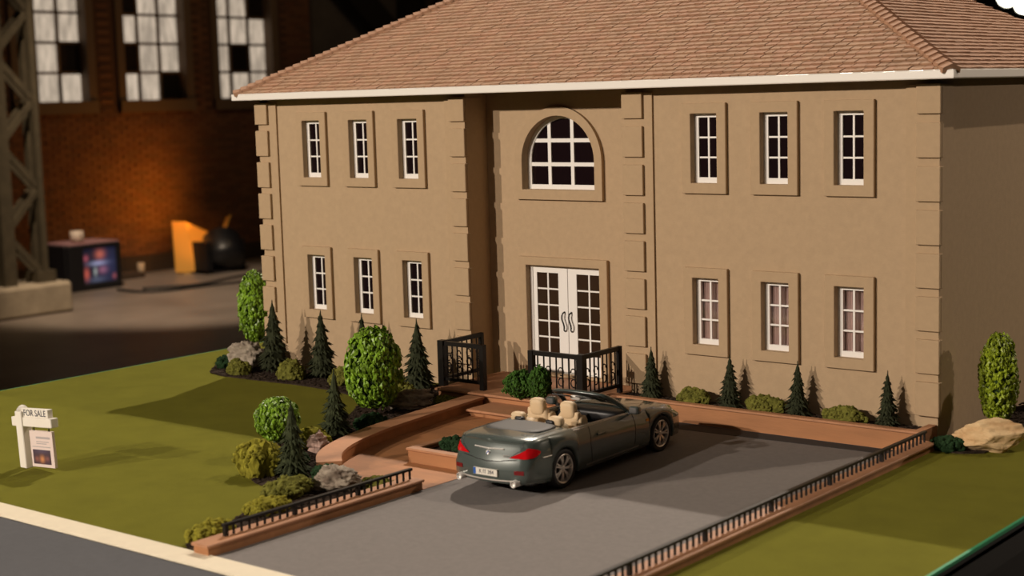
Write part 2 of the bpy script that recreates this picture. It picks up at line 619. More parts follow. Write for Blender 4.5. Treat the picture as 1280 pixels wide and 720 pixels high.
hall(M().lathe([(0, .0), (.06, 0)], 16, at=(-11.0, 8.05, .10)), 'lens', emit('amber_lamp', (1.0, 0.45, 0.08), 6), parent=fl)
spot('amber_floodlight', (-10.72, 8.02, .62), (XW, 7.6, .9), 22, (1.0, 0.36, 0.03), .04, 2.8, 1.0)
spot('amber_flap_glow', (-10.3, 7.75, .6), (-10.86, 8.05, .35), 9.0, (1.0, 0.40, 0.05), .03, 0.9, .6)

# things along the wall
cup = M().lathe([(0, 0), (.03, 0), (.034, .12), (0, .12)], 14, at=(-11.15, 7.62, 0))
tag(hall(cup, 'paper_cup', mat('paper_cup', (0.6, 0.45, 0.3), 0.8), smooth=True), 'small pale paper cup on the floor at the foot of the brick wall', 'cup')
CABLE = mat('cable_rubber', (0.012, 0.010, 0.010), 0.6)
random.seed(3)
for k, (pts, lab) in enumerate([
    ([(-10.2, 6.9), (-10.0, 7.3), (-10.1, 7.8), (-10.25, 8.3), (-10.6, 8.7)], 'black cable curving on the hall floor from television to floodlight'),
    ([(-10.35, 6.75), (-9.95, 6.8), (-9.85, 7.3), (-9.75, 8.0), (-9.9, 8.8), (-10.4, 9.6)], 'black cable looped on the hall floor in front of the television')]):
    cv = []
    P = [Vector((x, y, .012)) for x, y in pts]
    for i in range(len(P) - 1):
        p0, p1, p2, p3 = P[max(i - 1, 0)], P[i], P[i + 1], P[min(i + 2, len(P) - 1)]
        for t in [j / 6 for j in range(6)]:
            cv.append(.5 * ((2 * p1) + (p2 - p0) * t + (2 * p0 - 5 * p1 + 4 * p2 - p3) * t * t + (3 * p1 - p0 - 3 * p2 + p3) * t ** 3))
    tag(hall(M().tube(cv, .012, 6), 'floor_cable', CABLE, smooth=True), lab, 'cable')
# low dark plank near the wall
tag(hall(M().box(-11.2, -11.0, 7.1, 7.55, 0, .05), 'timber_plank', mat('dark_timber', (0.05, 0.03, 0.018), 0.8), bevel=.1),
    'dark timber plank lying on the hall floor between television and floodlight', 'plank')

# dark steelwork above the model roof
struct(hall(M().box(XW, XW + .05, 10.15, 11.7, 2.05, 4.4), 'trim_1', GREYP), 'dull grey panel on the brick wall behind the black brace', 'panel')
br = thing('roof_brace', 'black diagonal steel brace in front of a grey wall panel behind the model roof', 'brace',
           (-11.1 / S, 11.3 / S, -ZB / S))
hall(M().bar((-11.2, 12.0, 1.6), (-11.2, 9.7, 3.5), .30, .1, up=(1, 0, 0)), 'strut', STEELK, parent=br)
hall(M().box(-11.3, -11.1, 11.42, 11.62, 0, 6), 'post', STEELK, parent=br)
fc = thing('far_lattice_post', 'thin steel lattice post far off in the dark behind the model roof', 'post', (-11.1 / S, 12 / S, -ZB / S))
for y in (11.78, 12.02):
    hall(M().box(-11.2, -11.15, y - .025, y + .025, 0, 6), 'chord', STEEL, parent=fc)
for k in range(16):
    a, b = (11.78, 12.02) if k % 2 else (12.02, 11.78)
    hall(M().bar((-11.17, a, .2 + k * .34), (-11.17, b, .54 + k * .34), .03, .02, up=(1, 0, 0)), 'brace', STEEL, parent=fc)

# work lamp seen beyond the right end of the roof
wlp = thing('work_lamp', 'tall stand with glaring white round lamps beyond the right end of the model roof', 'lamp',
            (-3.8 / S, 9.9 / S, -ZB / S))
dirs = Matrix.Rotation(0, 3, 'Z')
for (dx, dz) in ((0.02, .155), (.13, .10)):
    c = Vector((-3.79 + dx, 9.86 + dx * .4, 2.03 + dz))
    mm = Matrix.Translation(c) @ (Vector((.56, -1.3, 1.55)) - c).to_track_quat('Z', 'Y').to_matrix().to_4x4()
    h = M().lathe([(.0, -.12), (.05, -.12), (.085, -.02), (.085, .02), (.078, .02), (.07, 0)], 24)
    h.v = [tuple(mm @ Vector(p)) for p in h.v]
    hd = hall(h, 'lamp_head', BLKP, parent=wlp, smooth=True)
    d = M().lathe([(0, .004), (.076, .004)], 24)
    d.v = [tuple(mm @ Vector(p)) for p in d.v]
    hall(d, 'lens', emit('white_lamp', (1.0, 0.95, 0.75), 8), parent=hd)
hall(M().tube([(-3.74, 9.92, 0), (-3.74, 9.92, 2.2)], .02, 8).bar((-3.85, 9.9, 2.1), (-3.6, 9.98, 2.1), .03), 'stand', BLKP, parent=wlp)
hall(M().bar((-3.74, 9.92, .3), (-3.4, 9.6, 0), .02).bar((-3.74, 9.92, .3), (-4.1, 9.7, 0), .02).bar((-3.74, 9.92, .3), (-3.74, 10.35, 0), .02), 'foot', BLKP, parent=wlp)
spot('hall_floor_lamp', (-7.5, 4.2, 5.6), (-9.4, 6.8, 0), 1450, (1.0, 0.78, 0.56), .10, 0.62, 0.6)
spot('column_fill', (-6.0, 2.5, 4.8), (-9.7, 5.4, .6), 62, (1.0, 0.68, 0.34), .1, 0.42, 0.6)  # unseen spot added to lift the lattice column and its base

area('hall_wall_fill', (-7.0, 8.5, 5.6), (XW, 8.0, 1.6), 27, (1.0, 0.66, 0.36), 1.2, 1.2)  # unseen warm fill added to brighten the brick and the window frames

# =================================================================== DISPLAY BOARD
G = -7.7
GR = -7.56                      # the right lawn lies a little higher
bd = thing('display_board', 'black display board with a thin green edge carrying the whole model', 'board', (-11, -3, -ZB / S))
M().box(-26.36, 3.97, -20, 14, G - .5, G - .014).box(3.93, 3.97, -20, 14, G - .1, GR - .06).build('board', BOARDB, bd)
M().box(-26.42, -26.36, -20, 14, G - .10, G - .004).build('green_edge', GREENEDGE, bd)
M().box(3.93, 3.99, -20, 14, GR - .06, GR + .004).build('green_edge', GREENEDGE, bd)
M().box(-25.3, 2.9, -19, 13, -ZB / S, G - .5).build('plinth', BOARDB, bd)

struct(M().box(-26.36, -7.95, -15.35, 14, G - .014, G).build('lawn', LAWN), 'wide green felt lawn left of the driveway around the for sale sign', 'lawn')
struct(M().box(.3, 3.93, -15.35, 14, G - .06, GR).build('lawn', LAWN), 'narrow green felt lawn right of the long driveway railing', 'lawn')
struct(M().box(-7.5, -.0, -15.4, -.8, G - .014, G + .012).build('driveway', ASPHALT), 'grey asphalt driveway with the car parked on it', 'driveway')
struct(M().prism([(-7.4, -1.62), (-.12, -1.32), (-.12, -.92), (-7.4, -.92)], G, G + .02).build('trim_2', mat('dark_strip', (0.03, 0.027, 0.025), 0.9)), 'black strip along the foot of the planter wall', 'strip')  # dark tapered band over the asphalt, narrower towards the right
struct(M().box(-26.3, 3.86, -20, -15.9, G - .014, G - .005).build('road', ROAD), 'dark asphalt street in front of the cream curb', 'road')
struct(M().box(-26.3, 3.86, -15.95, -15.33, G - .014, G + .045).build('curb', CURBM, bevel=.03), 'cream curb between the lawn and the street', 'curb')


def patch(poly, h, name, seed=0):
    """granular mulch bed: an uneven slab over a ground polygon"""
    rnd = random.Random(seed)
    xs = [p[0] for p in poly]
    ys = [p[1] for p in poly]
    m = M()
    # sink the rim, raise the middle
    cx, cy = sum(xs) / len(xs), sum(ys) / len(ys)
    n = len(poly)
    m.prism(poly, G - .01, G + h)
    return m


BED = [(-23.61, -1.7), (-22.9, -2.5), (-20.55, -2.45), (-18.97, -2.3), (-16.71, -2.5), (-15.4, -3.4), (-14.65, -4.5), (-14.2, -5.3),
       (-14.0, -5.9), (-13.6, -6.6), (-13.75, -7.4), (-13.6, -8.57), (-12.5, -10.2), (-11.33, -11.04), (-10.3, -11.3), (-9.6, -12.5), (-9.0, -13.6), (-8.8, -14.6),
       (-8.5, -15.25), (-7.97, -15.25), (-7.97, -9.55), (-10.2, -9.95), (-11.0, -9.3), (-11.62, -8.1), (-12.0, -6.7), (-12.25, -5.2), (-12.4, -3.5), (-12.55, -2.15),
       (-13.8, -2.15), (-13.8, -.22), (-22.8, -.22), (-23.25, -.22), (-23.3, .3), (-23.9, 1.8), (-25.3, 1.9), (-25.5, .6)]


def smooth_poly(P, it=1):
    for _ in range(it):
        Q = []
        for i in range(len(P)):
            a, b = P[i], P[(i + 1) % len(P)]
            Q.append((a[0] * .75 + b[0] * .25, a[1] * .75 + b[1] * .25))
            Q.append((a[0] * .25 + b[0] * .75, a[1] * .25 + b[1] * .75))
        P = Q
    return P


bedm = M().prism(smooth_poly(BED), G - .01, G + .035)
rb = random.Random(5)


def inside(p, P):
    c = False
    for i in range(len(P)):
        (x1, y1), (x2, y2) = P[i], P[i - 1]
        if (y1 > p[1]) != (y2 > p[1]) and p[0] < (x2 - x1) * (p[1] - y1) / (y2 - y1) + x1:
            c = not c
    return c


def scatter(m, P, n, r0, r1, z):
    x0, x1 = min(p[0] for p in P), max(p[0] for p in P)
    y0, y1 = min(p[1] for p in P), max(p[1] for p in P)
    k = 0
    while k < n:
        p = (rb.uniform(x0, x1), rb.uniform(y0, y1))
        if inside(p, P):
            m.ico((p[0], p[1], z), rb.uniform(r0, r1), 1, (rb.uniform(.7, 1.5), rb.uniform(.7, 1.5), .5))
            k += 1


scatter(bedm, BED, 2600, .03, .075, G + .04)
o = bedm.build('mulch_bed', MULCH, kind='stuff')
o['label'] = 'dark mulch bed running along the house and the curved wall'
o['category'] = 'mulch'
pb = M().box(-8.7, -.27, -.70, .02, -7.6, -7.27)
scatter(pb, [(-8.6, -.64), (-.3, -.64), (-.3, -.05), (-8.6, -.05)], 700, .03, .06, -7.26)
o = pb.build('mulch_bed', MULCH, kind='stuff')
o['label'] = 'dark mulch filling the long planter under the right windows'
o['category'] = 'mulch'
rbed = [(.37, -.95), (.9, -1.0), (1.5, -.5), (1.5, 2.4), (1.1, 5.5), (.05, 5.6), (.05, .1)]
pb = M().prism(smooth_poly(rbed), G - .01, GR + .035)
scatter(pb, rbed, 300, .03, .07, GR + .04)
o = pb.build('mulch_bed', MULCH, kind='stuff')
o['label'] = 'dark mulch bed at the right end wall of the house'
o['category'] = 'mulch'

# =================================================================== HOUSE
XL, XR, XQ2, XQ3 = -22.93, 0.0, -14.25, -8.68
DEPTH = 13.0
house = thing('model_house', 'two-storey tan stucco model house with white windows and brown shingled hip roof', 'house', (-11.5, 6, G))
WX = [-20.875 + 2.032 * i for i in range(3)] + [-6.663 + 2.002 * i for i in range(3)]
WW = .766
UZ = (-1.661, .0935)
DZ = (-5.814, -4.085)
SB = .265                      # width of the window surround
RC = .95                       # depth of the entrance recess


def arch(x0, x1, z0, zs, n=24, dx=0.0):
    c, r = (x0 + x1) / 2, (x1 - x0) / 2
    return [(x0, z0), (x1, z0)] + [(c + r * math.cos(PI * i / n), zs + r * math.sin(PI * i / n)) for i in range(n + 1)]


AX0, AX1, AZ0 = -12.90, -10.36, -1.97
AZS = AZ0 + .80
DX0, DX1, DZ0, DZ1 = -12.85, -10.28, -7.22, -4.13
wins = [(x, z) for z in (UZ, DZ) for x in WX]
wm = M()
top = .78
wm.plate(rect(XL + .06, XQ2, G, top), [rect(x, x + WW, *z) for x, z in wins if x < -14], .1, .45)
wm.plate(rect(XQ3, XR - .06, G, top), [rect(x, x + WW, *z) for x, z in wins if x > -9], .1, .45)
wm.plate(rect(XQ2 - .3, XQ3 + .3, G, top), [arch(AX0, AX1, AZ0, AZS), rect(DX0, DX1, DZ0, DZ1)], RC + .1, RC + .45)
wm.box(XQ2 - .3, XQ2, .45, RC + .1, G, top)
wm.box(XQ3, XQ3 + .3, .45, RC + .1, G, top)
wm.box(XL + .06, XL + .35, .45, DEPTH - .3, G, top)
wm.box(XR - .35, XR - .06, .45, DEPTH - .3, G, top)
wm.box(XL + .06, XR - .06, DEPTH - .3, DEPTH, G, top)
wm.build('wall', STUCCO, house)
# dark interior floor slab so that the rooms are not see-through
M().box(XL + .4, XR - .4, 1.6, DEPTH - .3, G, G + .2).box(XL + .4, XR - .4, 1.6, DEPTH - .3, -2.9, -2.7).build('floor_slab', BOARDB, house)

# corner strips and projecting blocks
strips = [(XL + .03, -22.07, .04), (-14.98, XQ2 + .03, .04), (XQ3 - .03, -7.84, .04), (-.85, XR - .03, .04)]
for (x0, x1, y), (s0, s1) in zip(strips, ((XL + .03, XL + .08), (XQ2 - .02, XQ2 + .03), (XQ3 - .03, XQ3 + .02), (XR - .08, XR - .03))):
    M().box(x0, x1, y, .12, -7.0, .66).box(s0, s1, .12, .80, -7.0, .66).build('corner_strip', TRIMTAN, house)
for x0, x1, side in ((XL - .05, -22.42, -1), (-14.76, XQ2 + .065, 1), (XQ3 - .065, -8.11, -1), (-.57, XR + .02, 1)):
    first = None
    for k in range(8):
        zt = -k + .80 if k else .68
        if first is None or k == 1:
            q = M().box(x0, x1, -.045, .05, -k, zt)
            if side > 0:
                q.box(x1 - .1, x1, .05, .16, -k, zt)
            else:
                q.box(x0, x0 + .1, .05, .16, -k, zt)
            ob = q.build('quoin', TRIMTAN, house, bevel=.012)
            first = ob
        else:
            copies(first, [(0, 0, -(k - 1))])

# window surrounds, sashes, panes
for i, (x, z) in enumerate(wins):
    left = x < -14
    M().plate(rect(x - SB, x + WW + SB, z[0] - SB, z[1] + SB), [rect(x, x + WW, *z)], 0, .11).build('window_surround', TRIMTAN, house, bevel=.012)
    yb = .20
    w = M()
    w.plate(rect(x, x + WW, *z), [rect(x + .13, x + WW - .07, z[0] + .14, z[1] - .10)], yb, yb + .1)
    xm = x + WW / 2 + .03
    w.box(xm - .024, xm + .024, yb + .02, yb + .07, z[0] + .1, z[1] - .08)
    zh = (z[1] - z[0] - .24) / 3
    for k in (1, 2):
        zz = z[0] + .14 + zh * k
        w.box(x + .1, x + WW - .05, yb + .022, yb + .068, zz - .022, zz + .022)
    fr = w.build('window', WHITE, house)
    pm = CLEAR if (i >= 9) else GLASS
    for (xa, xb) in ((x + .13, xm), (xm, x + WW - .07)):
        for k in range(3):
            M().box(xa, xb, yb + .045, yb + .06, z[0] + .14 + zh * k, z[0] + .14 + zh * (k + 1)).build('pane', pm, fr)
# arched window
M().plate(arch(AX0 - .25, AX1 + .25, AZ0 - .28, AZS), [arch(AX0, AX1, AZ0, AZS)], RC - .02, RC + .11).build('window_surround', TRIMTAN, house)
w = M()
yb = RC + .26
w.plate(arch(AX0, AX1, AZ0, AZS), [arch(AX0 + .14, AX1 - .04, AZ0 + .13, AZS)], yb, yb + .1)
xs = [AX0 + .10, -12.11, -11.31, AX1 - .04]
zs = [AZ0 + .1, -1.27, -.60, AZS + 1.27]
r_in = (AX1 - AX0) / 2 - .05
cxa = (AX0 + AX1) / 2
for xx in xs[1:3]:
    w.box(xx - .055, xx + .055, yb + .01, yb + .08, AZ0 + .05, AZS + math.sqrt(r_in ** 2 - (xx - cxa) ** 2))
w.box(AX0 + .05, AX1 - .03, yb + .013, yb + .078, zs[1] - .055, zs[1] + .055)
hw = math.sqrt(r_in ** 2 - (zs[2] - AZS) ** 2)
w.box(cxa - hw, cxa + hw, yb + .013, yb + .078, zs[2] - .055, zs[2] + .055)
aw = w.build('arched_window', WHITE, house)


def clip(poly, axis, val, keep_less):
    out = []
    for i in range(len(poly)):
        a, b = poly[i - 1], poly[i]
        ia = (a[axis] <= val) == keep_less
        ib = (b[axis] <= val) == keep_less
        if ia != ib:
            t = (val - a[axis]) / (b[axis] - a[axis])
            out.append((a[0] + (b[0] - a[0]) * t, a[1] + (b[1] - a[1]) * t))
        if ib:
            out.append(b)
    return out


for i in range(3):
    for j in range(3):
        p = arch(AX0 + .06, AX1 - .02, AZ0 + .06, AZS)
        for ax, v, less in ((0, xs[i], False), (0, xs[i + 1], True), (1, zs[j], False), (1, zs[j + 1], True)):
            p = clip(p, ax, v, less)
        q = []
        for pt in p:
            if not q or (abs(pt[0] - q[-1][0]) + abs(pt[1] - q[-1][1])) > 1e-4:
                q.append(pt)
        if len(q) > 2:
            M().plate(q, [], yb + .05, yb + .065).build('pane', GLASS, aw)
# double door
M().plate(rect(DX0 - .27, DX1 + .27, DZ0 - .08, DZ1 + .24), [rect(DX0, DX1, DZ0, DZ1)], RC - .02, RC + .11).build('door_surround', TRIMTAN, house, bevel=.012)
yd = RC + .17
w = M()
w.plate(rect(DX0, DX1, DZ0, DZ1), [rect(DX0 + .09, DX1 - .03, DZ0 + .02, DZ1 - .06)], yd, yd + .15)
w.build('door_frame', WHITE, house)
xm = (DX0 + DX1) / 2 + .04
for s, (xa, xb) in ((-1, (DX0 + .09, xm - .012)), (1, (xm + .012, DX1 - .03))):
    lz0, lz1 = DZ0 + .03, DZ1 - .06
    px0, px1 = (xa + .14, xb - .32) if s < 0 else (xa + .30, xb - .06)
    pz0, pz1 = lz0 + .52, lz1 - .16
    lf = M().plate(rect(xa, xb, lz0, lz1), [rect(px0, px1, pz0, pz1)], yd + .03, yd + .13)
    pxm = (px0 + px1) / 2
    lf.box(pxm - .025, pxm + .025, yd + .05, yd + .10, pz0, pz1)
    ph = (pz1 - pz0) / 5
    for k in range(1, 5):
        lf.box(px0, px1, yd + .052, yd + .098, pz0 + ph * k - .022, pz0 + ph * k + .022)
    door = lf.build('door', WHITE, house)
    for (pa, pc) in ((px0, pxm), (pxm, px1)):
        for k in range(5):
            M().box(pa, pc, yd + .07, yd + .085, pz0 + ph * k, pz0 + ph * (k + 1)).build('pane', BROWNPANE, door)
    hx = xb - .11 if s < 0 else xa + .11
    hz = -5.72
    pts = [(hx + .04 * math.sin(t * 2 * PI / 12) * 1.0, yd - .05 - .03 * math.sin(PI * t / 12) + (.07 if t in (0, 12) else 0), hz - .28 + .56 * t / 12) for t in range(13)]
    M().tube(pts, .022, 6).build('handle', IRON, door, smooth=True, label='black S-curved door handle')
# curtains behind the lower right windows
CURT = mat('pinkish_curtain', (0.62, 0.53, 0.48), 0.9)
for x in WX[3:]:
    rows = []
    for zz in (DZ[0] + .02, DZ[1] - .02):
        rows.append([(x + .02 + .73 * t / 40, .345 + .03 * math.sin(t * 1.5) + .05 * (t > 22), zz) for t in range(41)])
    M().grid(rows).build('curtain', CURT, house, smooth=True)

# ---- roof
EX, EY, EZ, RA, RM = .46, .47, .98, 1.15, .60   # overhang, eave height, hip run per unit depth, slope
x0, x1, y0, y1 = XL - EX, XR + EX, -EY, DEPTH + EY
th = (y1 - y0) / 2
rl, rr = x0 + RA * th, x1 - RA * th
rz = EZ + RM * th
ym = (y0 + y1) / 2
rd = M()
rd.add([(x0, y0, EZ - .05), (x1, y0, EZ - .05), (x1, y1, EZ - .05), (x0, y1, EZ - .05), (rl, ym, rz - .03), (rr, ym, rz - .03)],
       [(0, 1, 5, 4), (1, 2, 5), (2, 3, 4, 5), (3, 0, 4), (3, 2, 1, 0)])
rd.build('roof_deck', ROOFDECK, house)
SOFF = mat('brown_soffit', (0.16, 0.11, 0.07), 0.9)
sf = M()
sf.box(x0 + .08, x1 - .08, y0 + .08, RC + .3, .775, .80)
sf.box(x0 + .08, XL + .4, y0 + .08, y1 - .08, .775, .80)
sf.box(XR - .4, x1 - .08, y0 + .08, y1 - .08, .775, .80)
sf.box(x0 + .08, x1 - .08, DEPTH - .3, y1 - .08, .775, .80)
sf.build('soffit', SOFF, house)
gm = M()
prof = [(0.0, .772), (-.06, .778), (-.07, .80), (-.07, .965), (-.03, .985), (.0, .985), (.0, .94), (.10, .94), (.10, .77)]
ring = []
for (d, z) in prof:
    ring.append([(x0 + d, y0 + d, z), (x1 - d, y0 + d, z), (x1 - d, y1 - d, z), (x0 + d, y1 - d, z)])
gm.grid(ring + [ring[0]], close_u=True)
gm.build('gutter', GUTTERW, house)

rs = random.Random(11)
camp = Vector((14.43, -33.28, .6))


def slope_shingles(A, B, C, D, exposure, width, joints=True):
    """A,B eave ends; D,C the ridge ends above A,B. Returns list of shingle boxes (8 verts) with their centre."""
    A, B, C, D = map(Vector, (A, B, C, D))
    e = (B - A).normalized()
    up = ((D - A) - e * (D - A).dot(e))
    L = up.length
    up.normalize()
    nrm = e.cross(up).normalized()
    if nrm.z < 0:
        nrm = -nrm
    rows = int(L / exposure)
    out = []
    for r in range(rows + 1):
        t0, t1 = r * exposure, min((r + 1) * exposure + .03, L)
        if t1 - t0 < .05:
            continue
        a = A + (D - A) * (t0 / L)
        b = B + (C - B) * (t0 / L)
        a2 = A + (D - A) * (t1 / L)
        b2 = B + (C - B) * (t1 / L)
        s0, s1 = (a - A).dot(e), (b - A).dot(e)
        q0, q1 = (a2 - A).dot(e), (b2 - A).dot(e)
        xs_ = []
        s = s0 - rs.uniform(0, width)
        while s < s1:
            wv = width * rs.uniform(.78, 1.22)
            xs_.append((s, s + wv))
            s += wv
        for (u, v) in xs_:
            sl = .07
            c = [max(u + .011, s0), min(v - .011, s1)]
            d = [max(u + .011 + sl, q0), min(v - .011 + sl, q1)]
            if c[1] - c[0] < .03 or d[1] - d[0] < .01:
                continue
            hgt = .050 + rs.uniform(-.010, .010)
            P = []
            for lift in (0, 1):
                for (tt, pp, hh) in ((t0, c, hgt), (t1, d, .012)):
                    for w_ in pp:
                        P.append(A + e * w_ + up * tt + nrm * (hh * lift - .005))
            out.append((sum(P, Vector()) / 8, P))
    return out


BOXF = [(0, 1, 3, 2), (4, 6, 7, 5), (0, 4, 5, 1), (2, 3, 7, 6), (0, 2, 6, 4), (1, 5, 7, 3)]
corners = [(x0, y0, EZ), (x1, y0, EZ), (x1, y1, EZ), (x0, y1, EZ)]
R1, R2 = (rl, ym, rz), (rr, ym, rz)
front = slope_shingles(corners[0], corners[1], R2, R1, .205, .29)
right = slope_shingles(corners[1], corners[2], R2, R2, .205, .32)
backs = slope_shingles(corners[2], corners[3], R1, R2, .205, .5) + slope_shingles(corners[3], corners[0], R1, R1, .205, .4)
front.sort(key=lambda s: (s[0] - camp).length)
hf = front[:0]
for cen, P in front[:298]:
    M().add(P, BOXF).build('shingle', SHINGLE if rs.random() < .6 else SHINGLE2, house)
fm_ = M()
for cen, P in front[298:]:
    fm_.cur = 0 if rs.random() < .6 else 1
    fm_.add(P, BOXF)
fm_.build('shingles', [SHINGLE, SHINGLE2], house, kind='stuff')
fm_ = M()
for cen, P in right + backs:
    fm_.add(P, BOXF)
fm_.build('shingles', SHINGLE2, house, kind='stuff')
# hip caps
for (c, rg, vis) in ((corners[1], R2, True), (corners[0], R1, True), (corners[2], R2, False), (corners[3], R1, False)):
    a, b = Vector(c), Vector(rg)
    d = b - a
    L = d.length
    d.normalize()
    side = d.cross(Vector((0, 0, 1))).normalized()
    upv = side.cross(d)
    n = int(L / .26)
    proto = None
    for k in range(n):
        t = k * .26
        p0, p1 = a + d * t, a + d * (t + .31)
        wv, drop = .21, .10
        P = []
        for (p, h) in ((p0, .135), (p1, .08)):
            P += [p - side * wv + upv * (h - drop), p + upv * h, p + side * wv + upv * (h - drop),
                  p - side * wv + upv * (-drop), p + upv * -.03, p + side * wv + upv * (-drop)]
        F = [(0, 1, 7, 6), (1, 2, 8, 7), (0, 3, 4, 1), (1, 4, 5, 2), (6, 7, 10, 9), (7, 8, 11, 10), (0, 6, 9, 3), (2, 5, 11, 8), (3, 9, 10, 4), (4, 10, 11, 5)]
        if vis:
            if proto is None:
                proto = M().add(P, F).build('hip_tile', SHINGLE2, house)
            else:
                copies(proto, [tuple(d * t)])
rc = M()
rc.bar((rl - .1, ym, rz + .03), (rr + .1, ym, rz + .03), .3, .1)
rc.build('ridge_cap', SHINGLE2, house)

# =================================================================== PORCH, WALLS, PAVING
struct(M().prism([(-12.0, -2.6), (-11.7, -5), (-11.5, -6.6), (-11.1, -8), (-10.6, -9.0), (-10.1, -9.62), (-7.5, -9.5), (-7.5, -.8), (-8.8, -.8), (-8.8, -2.6)], G - .014, G + .02).build('path', TERRA), 'terracotta paved path between curved wall and porch steps', 'path')
porch = thing('porch', 'terracotta porch with two broad steps in front of the white double door', 'porch', (-11.3, -1, G))
M().box(-13.72, -8.82, -2.0, .92, G, -7.37).build('platform', TERRA, porch)
M().box(-13.80, -8.82, -2.10, .92, -7.37, -7.30).build('tread', TERRACAP, porch, bevel=.02)
M().box(-11.70, -8.82, -3.05, -2.0, G, -7.57).build('riser', TERRA, porch)
M().box(-11.76, -8.82, -3.15, -2.0, -7.57, -7.50).build('tread', TERRACAP, porch, bevel=.02)

cw = thing('curved_wall', 'low curved terracotta wall sweeping from the porch around the paved path', 'wall', (-11.5, -6, G))
PTS = [(-12.28, -2.12), (-12.13, -3.5), (-11.93, -5.2), (-11.72, -6.6), (-11.32, -8.05), (-10.80, -9.05), (-10.15, -9.72)]


def spline(P, n=6):
    P = [Vector((*p, 0)) for p in P]
    out = []
    for i in range(len(P) - 1):
        p0, p1, p2, p3 = P[max(i - 1, 0)], P[i], P[i + 1], P[min(i + 2, len(P) - 1)]
        for j in range(n):
            t = j / n
            out.append(.5 * ((2 * p1) + (p2 - p0) * t + (2 * p0 - 5 * p1 + 4 * p2 - p3) * t * t + (3 * p1 - p0 - 3 * p2 + p3) * t ** 3))
    out.append(P[-1])
    return out


def ribbon(pts, hw_, z0, z1):
    L, R = [], []
    for i, p in enumerate(pts):
        d = (pts[min(i + 1, len(pts) - 1)] - pts[max(i - 1, 0)]).normalized()
        nn = Vector((-d.y, d.x, 0))
        L.append(((p + nn * hw_).x, (p + nn * hw_).y))
        R.append(((p - nn * hw_).x, (p - nn * hw_).y))
    return M().prism(L + R[::-1], z0, z1)


sp = spline(PTS)
ribbon(sp, .24, G, -7.44).build('body', TERRA, cw)
ribbon(sp, .29, -7.44, -7.37).build('cap', TERRACAP, cw, bevel=.02)

fp = thing('planter_wall', 'long terracotta planter wall under the right windows facing the driveway', 'planter', (-4.4, -.8, G))
M().box(-8.82, -.05, -.86, -.70, G, -7.25).build('body', TERRA, fp)
M().box(-8.82, -.05, -.90, -.66, -7.25, -7.19).build('cap', TERRACAP, fp, bevel=.015)
M().box(-.25, -.05, -.66, .02, G, -7.19).build('end_cap', TERRACAP, fp)

sp_ = thing('small_planter', 'small low terracotta planter behind the car beside the paved path', 'planter', (-8.6, -7, G))
M().box(-9.5, -7.75, -7.82, -7.66, G, -7.40).box(-9.5, -9.34, -7.66, -6.2, G, -7.40).box(-9.5, -7.75, -6.3, -6.15, G, -7.40).box(-7.9, -7.75, -7.7, -6.2, G, -7.40).build('body', TERRA, sp_)
M().box(-9.54, -7.72, -7.86, -7.62, -7.40, -7.34).box(-9.54, -9.30, -7.62, -6.1, -7.40, -7.34).box(-9.30, -7.72, -6.34, -6.1, -7.40, -7.34).build('cap', TERRACAP, sp_, bevel=.015)
M().box(-9.34, -7.9, -7.66, -6.3, G, -7.46).build('soil', MULCH, sp_)

lw_ = thing('driveway_wall', 'low terracotta retaining wall between the lawn and the driveway, left of the drive', 'wall', (-7.7, -12.4, G))
M().box(-7.93, -7.52, -15.42, -9.52, G, -7.52).build('body', TERRA, lw_)
M().box(-7.97, -7.48, -15.46, -9.48, -7.52, -7.46).build('cap', TERRACAP, lw_, bevel=.015)
rw_ = thing('driveway_wall', 'low terracotta retaining wall along the right lawn from planter to street', 'wall', (.13, -8, G))
M().box(-.08, .31, -15.42, -.92, G, -7.43).build('body', TERRA, rw_)
M().box(-.12, .35, -15.46, -.88, -7.43, -7.37).build('cap', TERRACAP, rw_, bevel=.015)


def low_railing(x, ya, yb, zb, zt, label, step, every):
    t = thing('driveway_railing', label, 'railing', (x, (ya + yb) / 2, zb))
    M().box(x - .045, x + .045, ya, yb, zt - .05, zt).build('top_rail', IRON, t)
    n = int(round((yb - ya) / step))
    st = (yb - ya - .1) / n
    bl = M().box(x - .018, x + .018, ya + .05 - .018, ya + .05 + .018, zb, zt - .04)
    b0 = bl.build('baluster', IRON, t)
    copies(b0, [(0, k * st, 0) for k in range(1, n + 1) if k % every])
    p0 = M().box(x - .04, x + .04, ya + .05 - .04, ya + .05 + .04, zb, zt - .03).build('post', IRON, t)
    copies(p0, [(0, k * st, 0) for k in range(every, n + 1, every)])
    return t


low_railing(-7.74, -14.85, -9.62, -7.46, -7.22, 'low black iron railing on the left driveway wall beside the lawn', .2, 9)
low_railing(.12, -15.2, -1.0, -7.37, -7.11, 'long low black iron railing on the right driveway wall', .2, 12)


